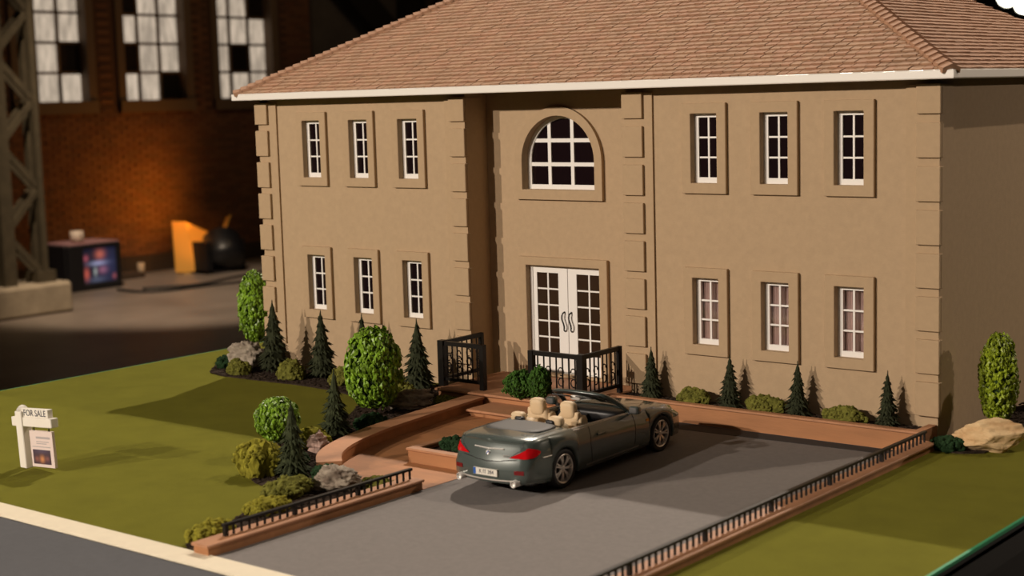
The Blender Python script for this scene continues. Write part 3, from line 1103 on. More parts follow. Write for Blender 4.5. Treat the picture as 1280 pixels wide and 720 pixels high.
def porch_railing(x0_, x1_, ys, label, zb=-7.30, zt=-6.04):
    """x0_ = corner post, x1_ = free front end; side run goes back to the house"""
    yf, ybk = ys
    t = thing('porch_railing', label, 'railing', (x0_, yf, zb))
    for (px, py, w) in ((x0_, yf, .10), (x1_, yf, .075), (x0_, ybk, .06)):
        M().box(px - w, px + w, py - w, py + w, zb, zt + (.02 if w == .1 else 0)).build('post', IRON, t)
    for (a, b) in (((x0_, yf), (x1_, yf)), ((x0_, yf), (x0_, ybk))):
        M().bar((*a, zt - .06), (*b, zt - .06), .10, .12).build('top_rail', IRON, t)
        M().bar((*a, zb + .2), (*b, zb + .2), .09, .09).build('bottom_rail', IRON, t)
        a, b = Vector((*a, 0)), Vector((*b, 0))
        n = 8 if (b - a).length < 1.7 else 9
        d = (b - a).normalized()
        for k in range(1, n):
            p = a + (b - a) * (k / n)
            M().tube([(p.x, p.y, zb + .2), (p.x, p.y, zt - .08)], .022, 6).build('baluster', IRON, t)
            if k % 2:
                s_ = M()
                for sg, zc in ((1, .14), (-1, -.14)):
                    pts = []
                    for q_ in range(11):
                        an = q_ / 10 * 1.6 * PI
                        rr_ = .085
                        off = d * (math.cos(an) * rr_ * sg + .06)
                        pts.append((p.x + off.x, p.y + off.y, (zt + zb) / 2 + zc + math.sin(an) * rr_ * 1.25))
                    s_.tube(pts, .018, 5)
                s_.build('scroll', IRON, t, smooth=True)
    return t


porch_railing(-13.82, -12.36, (-1.68, -.0), 'black wrought iron porch railing with scrolls left of the steps')
porch_railing(-8.98, -10.62, (-1.72, -.02), 'black wrought iron porch railing with scrolls right of the door')

# =================================================================== FOR SALE SIGN
SIGNW = mat('sign_white', (0.80, 0.76, 0.68), 0.6)
sg = thing('for_sale_sign', 'white wooden FOR SALE sign with a hanging picture panel on the left lawn', 'sign', (-16.95, -12.97, G), (0, math.radians(-4), 0), local=True)
M().box(-.13, .13, -.13, .13, -.05, 1.34).build('post', SIGNW, sg, bevel=.015)
M().box(-.34, 1.26, -.10, .10, .98, 1.20).build('arm', SIGNW, sg, bevel=.015)
M().box(.06, 1.12, -.07, .07, 1.20, 1.40).build('name_board', SIGNW, sg, bevel=.01)
M().lathe([(0, 0), (.15, 0), (.15, .05), (.09, .11), (0, .14)], 4, at=(0, 0, 1.34)).build('finial', SIGNW, sg)
PANW = mat('panel_paper', (0.74, 0.62, 0.58), 0.6)
pn = M().box(.25, 1.15, -.035, .035, .03, .88).build('panel', PANW, sg)
for hx in (.40, 1.0):
    M().tube([(hx, 0, .86), (hx, 0, 1.0)], .016, 6).build('hook', IRON, sg)
pm_ = M()
pm_.grid([[(.32 + .70 * i / 20, -.037, .10 + .34 * j / 12) for i in range(21)] for j in range(13)])
po = pm_.build('picture', vcol_mat('house_picture', 0, .5), pn)


def piccol(i):
    u, v = (i % 21) / 20, (i // 21) / 12
    c = Vector((.06, .035, .05))
    for bx, by, rx, ry, bc in ((.5, .35, .16, .3, (.55, .22, .05)), (.2, .35, .12, .2, (.22, .07, .03)), (.8, .4, .12, .2, (.18, .06, .04)), (.5, .9, .5, .2, (.03, .03, .06))):
        c += Vector(bc) * math.exp(-(((u - bx) / rx) ** 2 + ((v - by) / ry) ** 2) * 1.5)
    return c


paint(po, piccol)


def text(name, body, size, m, parent, loc, rot, align='CENTER'):
    cu = bpy.data.curves.new(name, 'FONT')
    cu.body = body
    cu.size = size * S
    cu.align_x = align
    cu.align_y = 'CENTER'
    cu.extrude = .002 * S
    cu.materials.append(m)
    tmp = bpy.data.objects.new(name, cu)
    me = bpy.data.meshes.new_from_object(tmp)
    bpy.data.objects.remove(tmp)
    o = bpy.data.objects.new(name, me)
    COL.objects.link(o)
    o.parent = parent
    o.location = Vector(loc) * S
    o.rotation_euler = rot
    return o


INK = mat('dark_ink', (0.05, 0.05, 0.07), 0.7)
INKG = mat('grey_ink', (0.42, 0.38, 0.38), 0.7)
text('lettering', 'FOR SALE', .21, INK, sg, (.60, -.075, 1.30), (PI / 2, 0, 0))
lm = M()
for (xa, xb, zz, hh) in ((.50, 1.05, .70, .05), (.50, 1.0, .62, .02), (.50, .9, .575, .02), (.32, 1.05, .50, .018)):
    lm.box(xa, xb, -.038, -.034, zz, zz + hh)
lm.build('print', INKG, pn)

# =================================================================== VEGETATION
def conifer_mesh(seed, h, r, m, parent):
    rn = random.Random(seed)
    f = M()
    f.lathe([(r * .6, h * .07), (r * .5, h * .25), (r * .34, h * .5), (r * .16, h * .78), (.0, h * .98)], 8)
    tiers = 10
    for i in range(tiers):
        u = i / (tiers - 1)
        z = h * (.10 + .86 * u)
        rad = r * ((1 - u) ** .85 * .96 + .035)
        nb = max(5, int(15 * (1 - u) + 4))
        ph = rn.random() * 6
        for k in range(nb):
            a = ph + 2 * PI * k / nb + rn.uniform(-.12, .12)
            R = rad * rn.uniform(.70, 1.15)
            dr = h * .06 * rn.uniform(.2, 1.7)
            d = Vector((math.cos(a), math.sin(a), 0))
            t_ = Vector((-d.y, d.x, 0))
            for (fr, off, w_) in ((1.0, 0, .26), (.78, .30, .2), (.78, -.30, .2)):
                p0 = Vector((0, 0, z + h * .035))
                tip = d * R * fr + t_ * R * off + Vector((0, 0, z - dr))
                mid = p0.lerp(tip, .62) + Vector((0, 0, h * .012))
                wv = t_ * (R * w_ * .5 + .01)
                hv = Vector((0, 0, h * .016 + .008))
                f.add([p0, mid + wv, mid + hv, mid - wv, mid - hv * .8, tip],
                      [(0, 1, 2), (0, 2, 3), (0, 3, 4), (0, 4, 1), (5, 2, 1), (5, 3, 2), (5, 4, 3), (5, 1, 4)])
    f.build('foliage', m, parent, kind='stuff')
    M().lathe([(.05, -.05), (.045, h * .3), (0, h * .5)], 8).build('trunk', BARK, parent)


def tree_mesh(seed, h, r, m, parent, leaf=.13, n=1500, z0=.12, lumpy=.10):
    rn = random.Random(seed)
    f = M()
    zc = h * (z0 + 1) / 2
    hz = h * (1 - z0) / 2
    for k in range(n):
        cz = rn.uniform(-1, 1)
        a = rn.uniform(0, 2 * PI)
        prof = math.sqrt(max(0, 1 - abs(cz) ** (2.4 if cz < 0 else 2.0)))
        lump = 1 + lumpy * noise.noise(Vector((math.cos(a) * 2.3, math.sin(a) * 2.3, cz * 3 + seed)))
        dd = rn.uniform(.80, 1.02) * lump
        p = Vector((math.cos(a) * prof * r * dd, math.sin(a) * prof * r * dd, zc + cz * hz * dd))
        nr = Vector((math.cos(a) * prof / r, math.sin(a) * prof / r, cz / hz)).normalized()
        nr = (nr + Vector((rn.uniform(-.6, .6), rn.uniform(-.6, .6), rn.uniform(-.3, .8)))).normalized()
        dn = Vector((rn.uniform(-.4, .4), rn.uniform(-.4, .4), -1))
        u = (dn - nr * dn.dot(nr)).normalized()
        v = nr.cross(u)
        L = leaf * rn.uniform(.7, 1.3)
        f.add([p - u * L * .5, p + v * L * .36 - nr * .02, p + u * L * .6 - nr * .04, p - v * L * .36 - nr * .02, p + nr * L * .16],
              [(0, 1, 4), (1, 2, 4), (2, 3, 4), (3, 0, 4)])
    f.build('foliage', m, parent, kind='stuff')
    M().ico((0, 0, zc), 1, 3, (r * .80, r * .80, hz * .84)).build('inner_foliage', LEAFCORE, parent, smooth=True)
    M().lathe([(.06, -.05), (.05, h * .3), (0, h * .4)], 8).build('trunk', BARK, parent)


def shrub_mesh(seed, rx, ry, h, m, parent=None, n=220, lumps=6):
    rn = random.Random(seed)
    f = M()
    L = [((0, 0, h * .35), .75)]
    for k in range(lumps):
        a = 2 * PI * k / lumps + rn.uniform(-.4, .4)
        L.append(((math.cos(a) * rx * .55, math.sin(a) * ry * .55, h * rn.uniform(.2, .45)), rn.uniform(.42, .58)))
    for c, s_ in L:
        f.ico(c, s_, 3, (rx, ry, h * .95), lambda q: 1 + .22 * noise.noise(q * 3.1 + Vector((seed, c[0] * 5, 0))) + .14 * noise.noise(q * 8 + Vector((seed, 0, 0))))
        for j in range(n // len(L)):
            q = Vector((rn.gauss(0, 1), rn.gauss(0, 1), abs(rn.gauss(0, 1)) * .9)).normalized()
            p = (c[0] + q.x * s_ * rx, c[1] + q.y * s_ * ry, c[2] + q.z * s_ * h * .95)
            f.ico(p, rn.uniform(.03, .065), 1, (rn.uniform(.7, 1.5), rn.uniform(.7, 1.5), rn.uniform(.7, 1.3)))
    f.v = [(x, y, max(z, -.03)) for x, y, z in f.v]
    return f


def rock(name, label, at, rx, ry, h, m, seed, rz=0.0, strata=.0, group=None, rough=1.0, slope=0.0):
    rn = random.Random(seed)
    planes = []
    for k in range(18):
        n_ = Vector((rn.gauss(0, 1), rn.gauss(0, 1), rn.gauss(0, .8))).normalized()
        planes.append((n_, rn.uniform(.58, .92)))
    vs, fs = ICO[5]
    out = []
    c, s_ = math.cos(rz), math.sin(rz)
    for p in vs:
        q = Vector(p)
        for n_, d in planes:
            e = q.dot(n_) - d
            if e > 0:
                q -= n_ * e
        k = 1 + .07 * noise.noise(q * 2.2 + Vector((seed, 0, 0))) + rough * (.09 * noise.noise(q * 5 + Vector((0, seed, 0))) + .05 * noise.noise(q * 11) + .03 * noise.noise(q * 24))
        if strata:
            k += strata * math.sin(q.z * 16 + 3 * noise.noise(q * 1.5)) * .5
        q *= k
        x, y, z = q.x * rx, q.y * ry, (q.z * .62 + .42) * h * (1 + slope * q.x)
        out.append((at[0] + x * c - y * s_, at[1] + x * s_ + y * c, max(at[2] + z, at[2] - .06)))
    o_ = M().add(out, fs).build(name, m, smooth=True)
    o_.data.shade_smooth()
    return tag(o_, label, 'rock', group)


def plant_root(name, label, at, rz=0, group=None):
    return thing(name, label, 'tree' if 'tree' in name or 'fir' in name else 'shrub', at, (0, 0, rz), group, local=True)


# conifers: prototype then copies
CW = 'small dark conifers along the left front wall'
cA = plant_root('fir_tree', 'dark conifer at the far left corner of the house beside the grey rock', (-21.45, -1.05, G), 0, CW)
conifer_mesh(1, 2.30, .66, CONIF, cA)
dup(cA, (-19.25, -1.1, G), 1.3, 'dark conifer under the gap between first and second lower left windows', CW, (.92, .92, .93))
dup(cA, (-17.85, -.75, G), 2.2, 'dark conifer half hidden behind the large bright green tree', CW, (.85, .85, .90))
dup(cA, (-15.30, -1.10, G), 3.4, 'dark conifer just left of the left porch railing', CW, (.95, .95, .93))
cB = plant_root('fir_tree', 'brownish slender conifer in front of the round green tree on the front bed', (-10.75, -10.25, G), 0, 'brownish conifers in the front bed')
conifer_mesh(7, 1.78, .50, CONIF2, cB)
dup(cB, (-12.85, -6.85, G), 2.0, 'brownish conifer behind the bend of the curved wall', 'brownish conifers in the front bed', (1.05, 1.05, 1.0))
CR = 'small dark conifers in the right planter'
cC = plant_root('fir_tree', 'dark conifer in the planter nearest the porch', (-7.75, -.32, -7.28), 0, CR)
conifer_mesh(4, 1.38, .38, CONIF, cC)
dup(cC, (-5.36, -.36, -7.28), 1.1, 'dark conifer in the planter between first and second lower right windows', CR, (1, 1, 1.0))
dup(cC, (-3.45, -.36, -7.28), 2.6, 'dark conifer in the planter between second and third lower right windows', CR, (1, 1, 1.0))
dup(cC, (-1.10, -.36, -7.28), 4.0, 'dark conifer in the planter nearest the right house corner', CR, (.92, .92, .98))

t1 = plant_root('broadleaf_tree', 'tall bright green tree behind the left corner of the house', (-24.75, 1.15, G))
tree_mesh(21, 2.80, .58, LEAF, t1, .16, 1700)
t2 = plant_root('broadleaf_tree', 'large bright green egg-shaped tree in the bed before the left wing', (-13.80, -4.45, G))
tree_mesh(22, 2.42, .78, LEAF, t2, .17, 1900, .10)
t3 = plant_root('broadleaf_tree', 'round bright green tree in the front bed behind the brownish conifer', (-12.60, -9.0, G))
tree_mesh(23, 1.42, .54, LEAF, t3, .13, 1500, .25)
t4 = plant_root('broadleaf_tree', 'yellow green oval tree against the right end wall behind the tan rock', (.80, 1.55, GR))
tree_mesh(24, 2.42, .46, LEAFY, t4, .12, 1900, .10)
t5 = plant_root('broadleaf_tree', 'dark green low tree at the right end wall cut off by the picture edge', (.62, 4.9, GR))
tree_mesh(25, 1.5, .40, MOSSD, t5, .12, 900, .05)
b1 = plant_root('boxwood_shrub', 'round dark green boxwood before the right porch railing', (-10.85, -1.95, -7.3))
tree_mesh(31, .72, .42, MOSSG, b1, .085, 1500, .0, .38)
b2 = plant_root('boxwood_shrub', 'upright dark green boxwood between round boxwood and railing post', (-10.2, -1.95, -7.3))
tree_mesh(32, .88, .30, MOSSG, b2, .085, 1300, .0, .38)

SHR = [
    ((-22.05, -2.05, G), .42, .32, .46, MOSSO, 'olive mossy shrub in front of the grey rock at the left corner'),
    ((-19.90, -1.75, G), .50, .36, .58, MOSSO, 'olive mossy shrub between first and second conifers of the left wall'),
    ((-17.80, -1.70, G), .50, .36, .55, MOSSO, 'olive mossy shrub left of the large bright green tree'),
    ((-14.75, -2.55, G), .55, .42, .52, MOSSO, 'olive mossy shrub behind the dark rock near the porch'),
    ((-11.55, -10.55, G), .52, .50, .80, MOSSY, 'tall yellow mossy shrub at the left tip of the front bed'),
    ((-9.55, -11.55, G), .45, .55, .42, MOSSO, 'olive mossy shrub behind the left driveway railing, beside the front rock'),
    ((-8.95, -12.7, G), .32, .55, .32, MOSSY, 'yellow mossy shrub midway along the left driveway railing'),
    ((-8.40, -14.6, G), .32, .50, .38, MOSSY, 'yellow mossy shrub at the street end of the left driveway wall'),
    ((-12.55, -7.9, G), .50, .40, .48, MOSSY, 'yellow mossy shrub behind the pinkish rock'),
    ((-9.75, -10.15, G), .45, .30, .36, MOSSD, 'dark green low shrub between curved wall end and front rock'),
    ((-12.75, -5.7, G), .40, .50, .40, MOSSD, 'dark shrub against the curved wall below the large green tree'),
    ((-23.3, -1.5, G), .26, .26, .40, MOSSD, 'dark shrub left of the grey rock at the left corner'),
    ((-8.75, -6.95, -7.46), .42, .30, .26, MOSSD, 'dark low shrub inside the small planter behind the car'),
    ((.55, -.72, GR), .36, .30, .30, MOSSD, 'dark low shrub between house corner and tan rock'),
    ((-8.45, -9.95, G), .40, .35, .22, MOSSO, 'low olive groundcover at the far end of the left driveway railing'),
    ((-13.15, -2.35, G), .45, .25, .26, MOSSO, 'low olive groundcover between dark rock and porch edge'),
    ((-11.6, -9.6, G), .40, .40, .45, MOSSD, 'dark shrub behind the brownish conifer in the front bed'),
    ((-6.45, -.40, -7.28), .48, .26, .40, MOSSO, 'olive mossy shrub in the planter beneath the first lower right window'),
    ((-4.35, -.40, -7.28), .52, .26, .40, MOSSO, 'olive mossy shrub in the planter beneath the second lower right window'),
    ((-2.15, -.40, -7.28), .55, .26, .36, MOSSO, 'olive mossy shrub in the planter beneath the third lower right window'),
]
for i, (at, rx, ry, h, m, lab) in enumerate(SHR):
    f = shrub_mesh(50 + i, rx, ry, h, m)
    f.v = [(x + at[0], y + at[1], z + at[2]) for x, y, z in f.v]
    tag(f.build('mossy_shrub', m), lab, 'shrub', 'mossy shrubs in the beds')

rock('rock', 'pale grey boulder at the left corner of the house', (-22.6, -1.2, G), .72, .55, 1.02, ROCKG, 3, .4, .05, rough=2.0)
rock('rock', 'dark layered rock between the large green tree and the porch', (-13.70, -3.15, G), .72, .34, .66, ROCKD, 9, .75, .14, rough=1.6)
rock('rock', 'pale mottled rock behind the left driveway railing', (-9.05, -10.6, G), .68, .42, .54, ROCKG, 13, .5, .06, rough=2.2)
rock('rock', 'pinkish layered rock between the brownish conifers', (-11.95, -8.35, G), .30, .28, .55, ROCKP, 17, .2, .14)
rock('rock', 'big tan angular rock at the right house corner', (1.32, -.38, GR), .92, .48, .72, ROCKT, 41, .30, .05, rough=.8, slope=.22)

# =================================================================== CAR
K = 1.4245                       # model units per real metre at this car's scale
PAINT = mat('grey_green_paint', (0.078, 0.099, 0.091), 0.26, metal=0.15, coat=0.8)
BLACKM = mat('black_trim', (0.010, 0.010, 0.011), 0.45)
TYRE = mat('tyre_rubber', (0.012, 0.011, 0.011), 0.8)
ALLOY = mat('alloy', (0.74, 0.68, 0.62), 0.28, metal=0.5)
CHROME = mat('chrome', (0.85, 0.83, 0.80), 0.08, metal=1.0)
REDL = mat('red_lens', (0.55, 0.008, 0.012), 0.08, coat=0.6)
DKRED = mat('dark_red_lens', (0.16, 0.01, 0.012), 0.2)
AMBER = mat('amber_lens', (0.75, 0.25, 0.02), 0.15)
BEIGE = mat('beige_leather', (0.66, 0.50, 0.31), 0.6)
WOOD = mat('dark_red_wood', (0.09, 0.018, 0.014), 0.25)
TONN = mat('grey_tonneau', (0.075, 0.074, 0.072), 0.6)
PIPE = mat('polished_pipe', (0.80, 0.77, 0.72), 0.3, metal=0.35)
BELT = mat('satin_belt_trim', (0.34, 0.31, 0.29), 0.35, metal=0.6)
WGLASS = bpy.data.materials.new('windscreen_glass')
WGLASS.use_nodes = True
_g = WGLASS.node_tree.nodes['Principled BSDF']
_g.inputs['Base Color'].default_value = (0.75, 0.78, 0.76, 1)
_g.inputs['Roughness'].default_value = 0.02
_g.inputs['Transmission Weight'].default_value = 1.0
_g.inputs['IOR'].default_value = 1.02

car = thing('convertible_car', 'grey green metallic convertible model car with beige seats parked on the driveway', 'car',
            (-6.0, -9.40, G + .012), (0, 0, .036), local=True)
car.scale = (.81, 1.0, .89)
AR, AF, WR = 1.13, 3.91, .335


def zbot(y):
    for a in (AR, AF):
        dy = abs(y - a)
        if dy < .37:
            return .33 + math.sqrt(.37 ** 2 - dy ** 2)
    return .20 if y > .3 else .24


# y, max half width, belt half width, belt z, centre z, cockpit?
KEY = [(.10, .80, .72, .885, .950, 0), (.17, .855, .765, .90, .985, 0), (.30, .885, .80, .925, 1.0, 0), (.55, .905, .82, .94, 1.005, 0),
       (1.13, .927, .83, .945, 1.0, 0), (1.38, .92, .82, .935, .985, 0), (1.43, .92, .82, .933, .98, 1), (2.3, .92, .825, .905, .95, 1),
       (3.06, .918, .82, .88, .94, 1), (3.12, .918, .82, .88, .945, 0), (3.5, .92, .80, .86, .92, 0), (3.91, .925, .77, .83, .88, 0), (4.3, .905, .72, .78, .82, 0),
       (4.55, .85, .62, .71, .74, 0), (4.70, .74, .50, .64, .66, 0), (4.78, .58, .38, .56, .57, 0)]
ys = set(k[0] for k in KEY)
for a in (AR, AF):
    ys |= {a + d for d in (-.40, -.371, -.368, -.35, -.30, -.2, -.1, 0, .1, .2, .30, .35, .368, .371, .40)}
ys |= {1.6, 1.75, 1.9, 2.1, 2.5, 2.7, 2.9}
ys = sorted(ys)


def interp(y):
    for a, b in zip(KEY, KEY[1:]):
        if a[0] <= y <= b[0]:
            t = (y - a[0]) / (b[0] - a[0])
            t2 = t
            r = [a[i] + (b[i] - a[i]) * t2 for i in range(1, 5)]
            return r + [a[5] and b[5] or (a[5] if t < .5 else b[5])]
    return list(KEY[-1][1:])


def section(y):
    w, wb, zb_, zc, ck = interp(y)
    z0 = zbot(y)
    H = zb_ - z0
    P = [(w - .16, z0 + .01), (w - .03 if z0 < .3 else w - .012, z0), (w - .008, z0 + .14 * H), (w, z0 + .38 * H), (w - .004, z0 + .58 * H), (w - .018, z0 + .76 * H),
         (wb + .038, z0 + .91 * H), (wb + .008, zb_), (wb - .03, zb_ + .016)]
    if ck:
        P += [(wb - .09, zb_ + .004), (wb - .11, zb_ - .10), (wb - .13, .42), (.30, .36), (0, .36)]
    else:
        P += [(wb * .86, zb_ + (zc - zb_) * .48), (wb * .7, zb_ + (zc - zb_) * .68), (wb * .5, zb_ + (zc - zb_) * .85), (wb * .25, zb_ + (zc - zb_) * .96), (0, zc)]
    return P


def lean(z):
    pts = [(.2, .07), (.30, .0), (.52, .0), (.57, .012), (.60, .055), (.70, .075), (.84, .12), (.90, .135), (.95, .11), (1.1, .11)]
    for a, b in zip(pts, pts[1:]):
        if z <= b[0]:
            t = max(0, (z - a[0]) / (b[0] - a[0]))
            return a[1] + (b[1] - a[1]) * t
    return .11


def ty(y, x, z, k):
    w = .82
    return y - .13 * k * max(0, 1 - (x / w) ** 2) + (lean(z)) * k


rows = []
for i, y in enumerate(ys):
    P = section(y)
    k = {0: 1.0, 1: .8, 2: .35}.get(i, 0)
    r = [(x, ty(y, x, z, k), z) for x, z in P]
    l = [(-x, ty(y, x, z, k), z) for x, z in P[:-1]][::-1]
    rows.append([r, l])
body = M()
full = [r + l for r, l in rows]
body.grid(full)
nu = len(full[0])
# tail cap: rows between right and left sides
P0 = section(ys[0])
cap = []
NC = 12
for j in range(1, 9):
    x, z = P0[j]
    cap.append([(x * (1 - 2 * c / NC), ty(ys[0], x * (1 - 2 * c / NC), z, 1), z) for c in range(NC + 1)])


def deckz(x):
    x = abs(x)
    D = P0[8:]
    for a, b in zip(D, D[1:]):
        if b[0] <= x <= a[0]:
            t = (a[0] - x) / (a[0] - b[0] + 1e-9)
            return a[1] + (b[1] - a[1]) * t
    return D[0][1]


xx = P0[8][0]
cap.append([(xx * (1 - 2 * c / NC), ty(ys[0], xx * (1 - 2 * c / NC), deckz(xx * (1 - 2 * c / NC)), 1), deckz(xx * (1 - 2 * c / NC))) for c in range(NC + 1)])
body.grid(cap)
# nose cap
PN = section(ys[-1])
body.grid([[(x * (1 - 2 * c / 8), ys[-1] + .10 * (1 - (1 - 2 * c / 8) ** 2), z) for c in range(9)] for x, z in PN[1:9]])
bo = body.build('body', PAINT, car, smooth=True, scale=K)
bmw = bmesh.new()
bmw.from_mesh(bo.data)
bmesh.ops.remove_doubles(bmw, verts=bmw.verts, dist=.0004)
bmesh.ops.recalc_face_normals(bmw, faces=bmw.faces)
bmw.to_mesh(bo.data)
BV = BVHTree.FromBMesh(bmw)
bmw.free()
bo.data.shade_smooth()
KS = K * S


def proj(p, off=.006):
    """nearest point on the body, lifted by off (real metres)"""
    loc, n_, i_, d_ = BV.find_nearest(Vector(p) * KS)
    v = Vector(p) * KS - loc
    c = Vector((0, 2.3, .5)) * KS
    if n_.dot(loc - c) < 0:
        n_ = -n_
    return loc / KS + n_ * off


def decal(grid, name, m, th=.014, parent=None, label=None, smooth=True):
    a = [[proj(p, th) for p in r] for r in grid]
    b = [[proj(p, -.01) for p in r] for r in grid]
    d = M()
    d.grid(a)
    R, C_ = len(a), len(a[0])
    edge = [(0, c) for c in range(C_)] + [(r, C_ - 1) for r in range(1, R)] + [(R - 1, c) for c in range(C_ - 2, -1, -1)] + [(r, 0) for r in range(R - 2, 0, -1)]
    d.grid([[a[r][c] for r, c in edge], [b[r][c] for r, c in edge]], close_u=True)
    return d.build(name, m, parent or car, smooth=smooth, scale=K, label=label)


def seam(pts, name='seam', m=BLACKM, r=.007, off=.0, n=5):
    q = []
    for a, b in zip(pts, pts[1:]):
        for t in range(n):
            q.append(proj(Vector(a).lerp(Vector(b), t / n), off))
    q.append(proj(pts[-1], off))
    return M().tube(q, r, 5).build(name, m, car, scale=K)


M().box(-.74, .74, .35, 4.6, .17, .38).build('underbody', BLACKM, car, scale=K)
wa = M()
for a in (AR, AF):
    wa.lathe([(.0, -.80), (.375, -.80), (.375, .80), (0, .80)], 20, axis='X', at=(0, a, .34))
wa.v = [(x, y, max(.2, z)) for x, y, z in wa.v]
wa.build('wheel_housing', BLACKM, car, scale=K)

# tail lamps (triangular, wrapping round the corner)
for s in (1, -1):
    g = []
    for i in range(7):
        t = i / 6
        r = []
        for j in range(13):
            u = j / 12
            # from inner tip on the rear face to the side
            if u < .55:
                x, y = .46 + (.80 - .46) * u / .55, .10
            else:
                v = (u - .55) / .45
                x, y = .80 + .09 * min(1, v * 2), .10 + .34 * v
            zl = .665 + .02 * u + .05 * max(0, (u - .7) / .3) ** 2
            zu = .672 + .20 * min(1, u / .62) ** 1.1 - .10 * max(0, (u - .62) / .38) ** 1.3
            r.append((s * x, y, zl + (zu - zl) * t))
        g.append(r)
    decal(g, 'tail_light', REDL, .012)
# chrome strip and seam of the boot lid
seam([(-.34, .0, .835), (0, -.06, .835), (.34, .0, .835)], 'boot_strip', PIPE, .013, .008)
seam([(-.60, .12, .64), (-.3, .0, .625), (0, -.05, .62), (.3, .0, .625), (.60, .12, .64)], r=.008)
seam([(.46, .1, .67), (.66, .16, .80), (.70, .25, .95), (.70, .8, .99), (.68, 1.3, .97)], r=.006)
seam([(-.46, .1, .67), (-.66, .16, .80), (-.70, .25, .95), (-.70, .8, .99), (-.68, 1.3, .97)], r=.006)
for s in (1, -1):
    seam([(s * .83, 1.86, .90), (s * .93, 1.84, .6), (s * .92, 1.88, .28)], r=.007)
    seam([(s * .83, 3.10, .88), (s * .93, 3.12, .6), (s * .92, 3.08, .28)], r=.007)
    seam([(s * .92, 1.7, .26), (s * .92, 3.2, .26)], 'sill_strip', TONN, .016, .004)
    seam([(s * .88, .50, .645), (s * .92, .74, .64)], 'side_strip', PIPE, .010, .006)
    seam([(s * .93, 2.02, .735), (s * .93, 2.22, .735)], 'door_handle', PAINT, .02, .015)
    decal([[(s * .83, 1.45 + 1.5 * i / 8, .895), (s * .79, 1.45 + 1.5 * i / 8, .92)] for i in range(9)], 'belt_trim', BELT, .006)
    decal([[(s * .92, 3.44 + .08 * i, .66 + .05 * j) for j in range(2)] for i in range(2)], 'side_marker', AMBER, .010)
    decal([[(s * (.60 + .20 * i / 4), 0, .41 + .07 * j / 2) for j in range(3)] for i in range(5)], 'reflector', DKRED, .010)
    pr_ = proj((s * .66, -.02, .27))
    ex = M().lathe([(.062, .16), (.062, -.07), (.052, -.07), (.052, -.045), (0, -.045)], 16, axis='Y', at=(s * .62, pr_[1] - .03, .27))
    ex.build('exhaust_pipe', PIPE, car, smooth=True, scale=K)
    # headlamp
    decal([[(s * (.52 + .25 * i / 4), 4.68 - .25 * i / 4, .60 + .09 * j / 2) for j in range(3)] for i in range(5)], 'headlamp', CHROME, .010)
seam([(-.70, .03, .285), (-.35, -.04, .27), (0, -.06, .268), (.35, -.04, .27), (.70, .03, .285)], 'bumper_strip', ALLOY, .014, .006)
# maker's roundel, a plain round badge
e0 = proj((0, -.1, .765), .012)
em = M()
em.lathe([(0, 0), (.034, 0), (.040, -.006), (.040, .02)], 20, axis='Y', at=e0)
em.build('emblem', PIPE, car, smooth=True, scale=K)
BLUE = mat('badge_blue', (0.03, 0.12, 0.45), 0.3)
BADW = mat('badge_white', (0.8, 0.8, 0.8), 0.3)
bq = M()
for q_ in range(4):
    bq.cur = q_ % 2
    n0 = 6
    vs = [(e0[0], e0[1] - .008, e0[2])] + [(e0[0] + .028 * math.cos(PI / 2 * (q_ + t / n0)), e0[1] - .008, e0[2] + .028 * math.sin(PI / 2 * (q_ + t / n0))) for t in range(n0 + 1)]
    bq.add(vs, [(0, t, t + 1) for t in range(1, n0 + 1)])
bq.build('emblem_quarters', [BLUE, BADW], car, scale=K)
# number plate
p0 = proj((0, -.1, .415), .0)
pl = M().box(-.27, .27, p0[1] - .022, p0[1] + .02, .36, .475).build('number_plate', mat('plate_white', (0.75, 0.72, 0.64), 0.5), car, scale=K)
M().box(-.268, -.215, p0[1] - .025, p0[1] - .02, .363, .472).build('plate_band', BLUE, pl, scale=K)
text('lettering', 'K IT 384', .135, INK, pl, (.04, (p0[1] - .024) * K, .418 * K), (PI / 2, 0, 0))
text('model_badge', '645Ci', .09, CHROME, car, (.42 * K, (proj((.42, 0, .70), .006)[1] - .01) * K, .70 * K), (PI / 2, 0, .15))

# wheels
def wheel(x, y, s):
    t = M()
    t.lathe([(.235, -.10), (.30, -.115), (.325, -.105), (WR, -.06), (WR, .06), (.325, .105), (.30, .115), (.245, .10), (.235, .06)], 36, axis='X', at=(0, 0, 0))
    e = bpy.data.objects.new('wheel', None)
    COL.objects.link(e)
    e.parent = car
    e.location = Vector((x, y, WR)) * KS
    e.scale = (1.0, .92, 1.0)
    ORG[e.name] = (0, 0, 0)
    t.build('tyre', TYRE, e, smooth=True, scale=K)
    r = M()
    o_ = s * 1.0
    r.lathe([(.252, .105 * o_), (.244, .112 * o_), (.226, .10 * o_), (.222, .02 * o_), (.232, -.08 * o_)], 36, axis='X')
    for k in range(14):
        a = 2 * PI * (k // 2) / 7 + (.135 if k % 2 else -.135)
        b = 2 * PI * (k // 2) / 7 + (.02 if k % 2 else -.02)
        pa = Vector((.075 * o_, .045 * math.cos(b), .045 * math.sin(b)))
        pm = Vector((.092 * o_, .13 * math.cos((a + b) / 2), .13 * math.sin((a + b) / 2)))
        pb_ = Vector((.088 * o_, .232 * math.cos(a), .232 * math.sin(a)))
        r.bar(pa, pm, .028, .02, up=(1, 0, 0))
        r.bar(pm, pb_, .024, .022, up=(1, 0, 0))
    r.lathe([(0, .095 * o_), (.03, .095 * o_), (.055, .08 * o_), (.06, .03 * o_)], 16, axis='X')
    r.build('rim', ALLOY, e, scale=K)
    M().lathe([(0, .03 * o_), (.225, .03 * o_)], 24, axis='X').build('brake_disc', BLACKM, e, scale=K)


